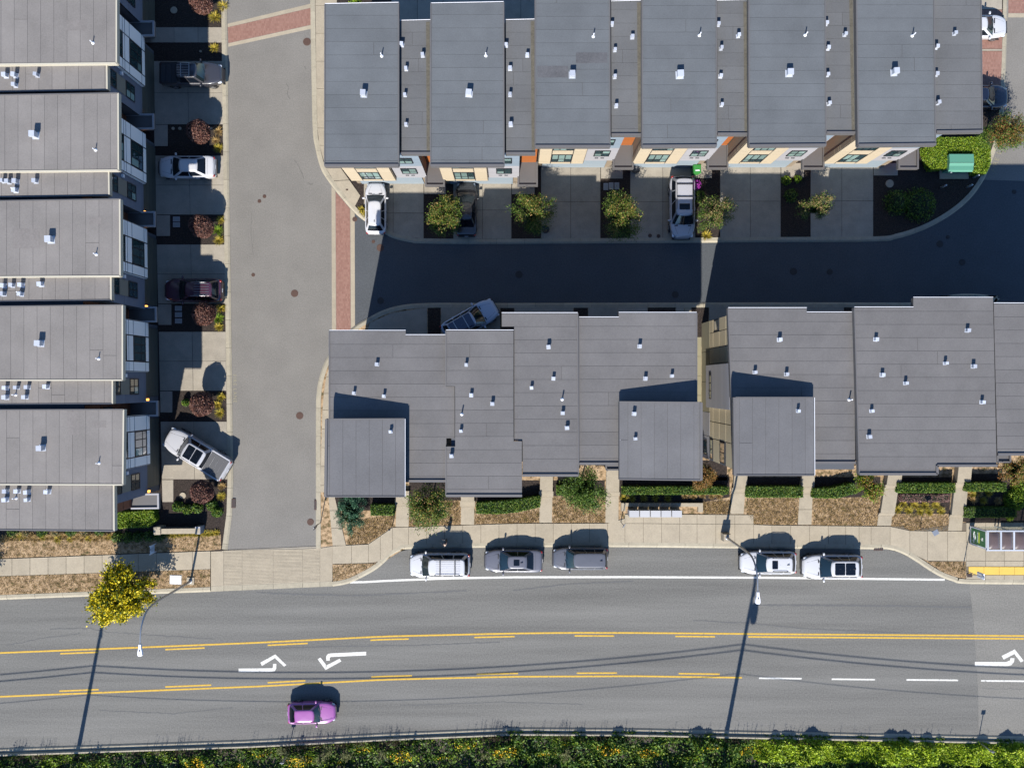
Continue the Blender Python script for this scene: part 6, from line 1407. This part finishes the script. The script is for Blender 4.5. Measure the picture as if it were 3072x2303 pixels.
# ---- lids, manholes, drains
def lid(name, label, u, v, r, m='rust_iron', z=.012, cat='manhole cover', group='iron covers in the paving'):
    b = G(u, v, z); T = thing(name, label, cat, tuple(b), 0, group)
    MB().lathe((0, 0, -.02), [(r, 0), (r, .022), (r * .9, .024), (r * .88, .016), (r * .84, .016), (r * .82, .022)], 24).build('ring', m, T)
    rb = MB()
    for k in range(-2, 3): rb.box((0, k * r * .3, .0045), (2 * math.sqrt(max(.01, (r * .78) ** 2 - (k * r * .3) ** 2)), r * .1, .007))
    rb.build('ribs', m, T)
Z2 = 2.159
for lab, u, v, r in [('large rusty manhole cover by the brick band at the top of the side street', 768 + 330 / Z2, 272 / Z2, .32), ('small rusty cover, upper of the touching pair in the side street', 768 + 55 / Z2, 1272 / Z2, .15), ('small rusty cover, lower of the touching pair in the side street', 768 + 22 / Z2, 1303 / Z2, .15),
                     ('small rusty cover in the side street, left of the large ribbed one', 1640 / Z2, 768 + 122 / Z2, .15), ('large ribbed manhole cover in the side street, level with the dark wagon', 768 + 250 / Z2, 768 + 242 / Z2, .30), ('large smooth manhole cover in the side street, level with the silver pickup', 768 + 283 / Z2, 768 + 1033 / Z2, .30),
                     ('large pale manhole cover near the foot of the side street', 768 + 353 / Z2, 1535 + 65 / Z2, .28), ('small cover in the sunny corner of the lane mouth', 768 + 760 / Z2, 1565 / Z2, .14), ('larger cover half in shadow at the lane mouth', 768 + 805 / Z2, 1605 / Z2, .30), ('round cover set in the kerb end of the brick band', 768 + 640 / Z2, 1420 / Z2, .2),
                     ('left of the two small covers behind the silver wagon', 1536 + 892 / Z2, 1528 / Z2, .16), ('right of the two small covers behind the silver wagon', 1536 + 947 / Z2, 1531 / Z2, .16), ('shaded cover in the lane west of the angled crossover', 768 + 807 / Z2, 768 + 290 / Z2, .28), ('reddish cover in the lane under the light patch', 1536 + 45 / Z2, 768 + 120 / Z2, .3),
                     ('shaded cover in the lane beside the gap light', 1536 + 1057 / Z2, 768 + 250 / Z2, .28), ('pale shaded cover in the lane behind the middle-right block', 2304 + 165 / Z2, 768 + 100 / Z2, .3), ('black open-looking cover in the lane behind the middle-right block', 2304 + 400 / Z2, 768 + 103 / Z2, .25), ('shaded cover by the lane bend, nearest the corner kerb', 2304 + 1165 / Z2, 1535 / Z2, .16), ('large shaded cover by the lane bend', 2304 + 1113 / Z2, 1580 / Z2, .28),
                     ('shaded cover in the mouth of the east street', 2304 + 1595 / Z2, 1243 / Z2, .18), ('shaded cover in the lane near the right picture edge', 2304 + 1258 / Z2, 768 + 40 / Z2, .26), ('small cover in the corner sidewalk slab by the white hatchback', 960 + 425 / 5.18, 420 + 780 / 5.18, .07)]:
    lid('manhole_cover', lab, u, v, r, 'iron_shaded' if ('lane' in lab and 'mouth' not in lab) or 'east street' in lab else 'rust_iron', z=.155 if 'sidewalk' in lab else (.13 if 'behind the silver' in lab else .012))
def drain(label, u, v, w, d, z=.02):
    b = G(u, v, z); T = thing('storm_drain', label, 'drain', tuple(b), 0, 'rusty drain grates')
    MB().box((0, 0, 0), (w, d, .03)).build('frame', 'rust_iron', T)
    for k in range(5): MB().box((-w / 2 + w * (k + .5) / 5, 0, .02), (w * .1, d * .85, .02)).build('bar', 'dark_metal', T)
drain('rusty drain grate at the west kerb behind the last plum shrub', 697, 1509, .55, .75, .06); drain('rusty drain grate at the east kerb near the street name sign', 953, 1514, .55, .80, .06); drain('rusty drain grate in the bay kerb right of the last white crossover', 2634, 1642, .75, .45, .10); drain('brown drain plate beside the bus stop pole', 2906, 1724, .42, .30, .15)
T = thing('vault_lid', 'white rectangular utility vault lid on the dry boulevard', 'vault lid', tuple(G(529, 1737, .12)), -.03); MB().box((0, 0, .02), (.95, .72, .06), taper=.97).build('lid', 'white_metal', T); MB().box((0, 0, .0), (1.05, .82, .03)).build('frame', 'concrete', T)
vl = mat('vault_grey', (.20, .21, .21), .8)
for u, v, lab in ((531, 658, 'upper vault lid of the pair in the third planter'), (531, 675, 'lower vault lid of the pair in the third planter'), (537, 925, 'topmost of three vault lids in the fourth planter'), (537, 944, 'middle of three vault lids in the fourth planter'), (537, 963, 'lowest of three vault lids in the fourth planter'), (1817, 561, 'left of three vault lids by the bronze-topped tree'), (1833, 559, 'middle of three vault lids by the bronze-topped tree'), (1850, 559, 'right of three vault lids by the bronze-topped tree')):
    T = thing('vault_lid', lab, 'vault lid', tuple(G(u, v, .085)), 0, 'small vault lids in planters')
    w, d = (.56, .40) if u < 1000 else (.38, .56); MB().box((0, 0, .02), (w, d, .05)).build('frame', 'siding_grey', T); MB().box((0, 0, .048), (w * .8, d * .8, .01)).build('lid', vl, T)
for u, v, r, lab in ((521, 387, .13, 'left round white cap in the second planter'), (541, 387, .13, 'right round white cap in the second planter'), (635, 387, .11, 'white cap behind the second plum shrub'), (550, 1485, .26, 'pale round concrete lid in the last planter'), (2667, 552, .33, 'large pale ring lid in the dark corner bed'), (603, 156, .09, 'white cap in the dark bed above the black pickup'), (523, 33, .28, 'pale irregular stone in the top planter')):
    T = thing('access_cover', lab, 'lid', tuple(G(u, v, .085)), 0, 'round pale lids in planting beds'); MB().lathe((0, 0, 0), [(r, 0), (r, .05), (r * .85, .07), (r * .8, .06)], 18).build('cap', 'concrete', T)
# ---- person beside the first parked vehicle
def person(u, v, label):
    b = G(u, v, .02); T = thing('person', label, 'person', tuple(b), math.radians(60))
    J = dict(pel=(0, 0, .93), sp=(0, .01, 1.15), ch=(0, .0, 1.36), nk=(0, .02, 1.50), hd0=(0, .03, 1.57), hd=(0, .045, 1.66), hd2=(0, .04, 1.74), lh=(-.10, 0, .90), lk=(-.11, .04, .50), la=(-.11, -.02, .10), lf=(-.12, .14, .05), rh=(.10, 0, .90), rk=(.12, .10, .51), ra=(.12, .10, .10), rf=(.13, .26, .05),
             ls=(-.19, 0, 1.42), le=(-.26, .10, 1.15), lw=(-.16, .32, 1.12), rs=(.19, 0, 1.42), re=(.27, .08, 1.15), rw=(.16, .31, 1.14))
    Rd = dict(pel=.15, sp=.135, ch=.15, nk=.06, hd0=.075, hd=.095, hd2=.075, lh=.10, lk=.065, la=.045, lf=.04, rh=.10, rk=.065, ra=.045, rf=.04, ls=.075, le=.05, lw=.034, rs=.075, re=.05, rw=.034)
    E = [('pel', 'sp'), ('sp', 'ch'), ('ch', 'nk'), ('nk', 'hd0'), ('hd0', 'hd'), ('hd', 'hd2'), ('pel', 'lh'), ('lh', 'lk'), ('lk', 'la'), ('la', 'lf'), ('pel', 'rh'), ('rh', 'rk'), ('rk', 'ra'), ('ra', 'rf'), ('ch', 'ls'), ('ls', 'le'), ('le', 'lw'), ('ch', 'rs'), ('rs', 're'), ('re', 'rw')]
    # five fingers for each hand
    for s_, w in ((-1, 'lw'), (1, 'rw')):
        x, y, z = J[w]; pm = w + 'p'; J[pm] = (x - s_ * .02, y + .07, z - .01); Rd[pm] = .030; E.append((w, pm))
        for f in range(4):
            n1, n2 = '%sf%d' % (w, f), '%sg%d' % (w, f); o = (f - 1.5) * .021; ln = (.05, .058, .055, .042)[f]
            J[n1] = (x - s_ * .02 + o, y + .07 + ln, z - .02); J[n2] = (x - s_ * .025 + o, y + .07 + ln * 1.55, z - .05); Rd[n1] = .010; Rd[n2] = .008; E += [(pm, n1), (n1, n2)]
        J[w + 't'] = (x - s_ * .065, y + .07, z - .01); Rd[w + 't'] = .011; E.append((pm, w + 't'))
    keys = list(J); me = bpy.data.meshes.new('body'); me.from_pydata([J[k] for k in keys], [(keys.index(a), keys.index(b)) for a, b in E], []); o = link('body', me, T)
    md = o.modifiers.new('skin', 'SKIN'); 
    for i, k in enumerate(keys): me.skin_vertices[0].data[i].radius = (Rd[k], Rd[k] * (.85 if k in ('pel', 'sp', 'ch') else 1)); me.skin_vertices[0].data[i].use_root = (k == 'pel')
    o.modifiers.new('sub', 'SUBSURF').render_levels = 2
    skin = bpy.data.materials.new('skin_and_cloth'); skin.use_nodes = True; nt = skin.node_tree; L2 = nt.links.new; g = _n(nt, 'ShaderNodeTexCoord'); sp = _n(nt, 'ShaderNodeSeparateXYZ'); L2(g.outputs['Object'], sp.inputs[0])
    r = _n(nt, 'ShaderNodeValToRGB'); r.color_ramp.interpolation = 'CONSTANT'; e = r.color_ramp.elements; e[0].position = 0; e[0].color = (.012, .014, .02, 1); e[1].position = .47; e[1].color = (.02, .02, .025, 1); q = e.new(.75); q.color = (.50, .32, .24, 1)
    mp = _n(nt, 'ShaderNodeMath', operation='DIVIDE'); mp.inputs[1].default_value = 2.0; L2(sp.outputs['Z'], mp.inputs[0]); L2(mp.outputs[0], r.inputs[0]); L2(r.outputs[0], nt.nodes['Principled BSDF'].inputs['Base Color']); me.materials.append(skin)
    hair = MB(); vs = []; fs = []
    for i in range(7):
        th = math.pi * .5 * i / 6
        for j in range(14): ph = 2 * math.pi * j / 14; vs.append((.100 * math.sin(th + .02) * math.cos(ph), .035 + .112 * math.sin(th + .02) * math.sin(ph), 1.70 + .098 * math.cos(th)))
    for i in range(6):
        for j in range(14): fs.append((i * 14 + j, (i + 1) * 14 + j, (i + 1) * 14 + (j + 1) % 14, i * 14 + (j + 1) % 14))
    hair.add(vs, fs).build('hair', mat('fair_hair', (.42, .30, .22), .6), T, True)
    fc = MB(); fc.box((0, .145, 1.645), (.025, .03, .04)); 
    for s_ in (-1, 1): fc.box((s_ * .035, .128, 1.675), (.025, .015, .014), 0, 0); fc.box((s_ * .098, .04, 1.66), (.02, .04, .055))
    fc.box((0, .128, 1.605), (.045, .012, .010)); fc.build('face_features', mat('skin_plain', (.45, .27, .2), .6), T)
person(1341, 1622, 'person in dark clothes standing in the shadow beside the first white parked vehicle')
for o in list(bpy.data.objects):
    if o.get('_wl') is not None: del o['_wl']
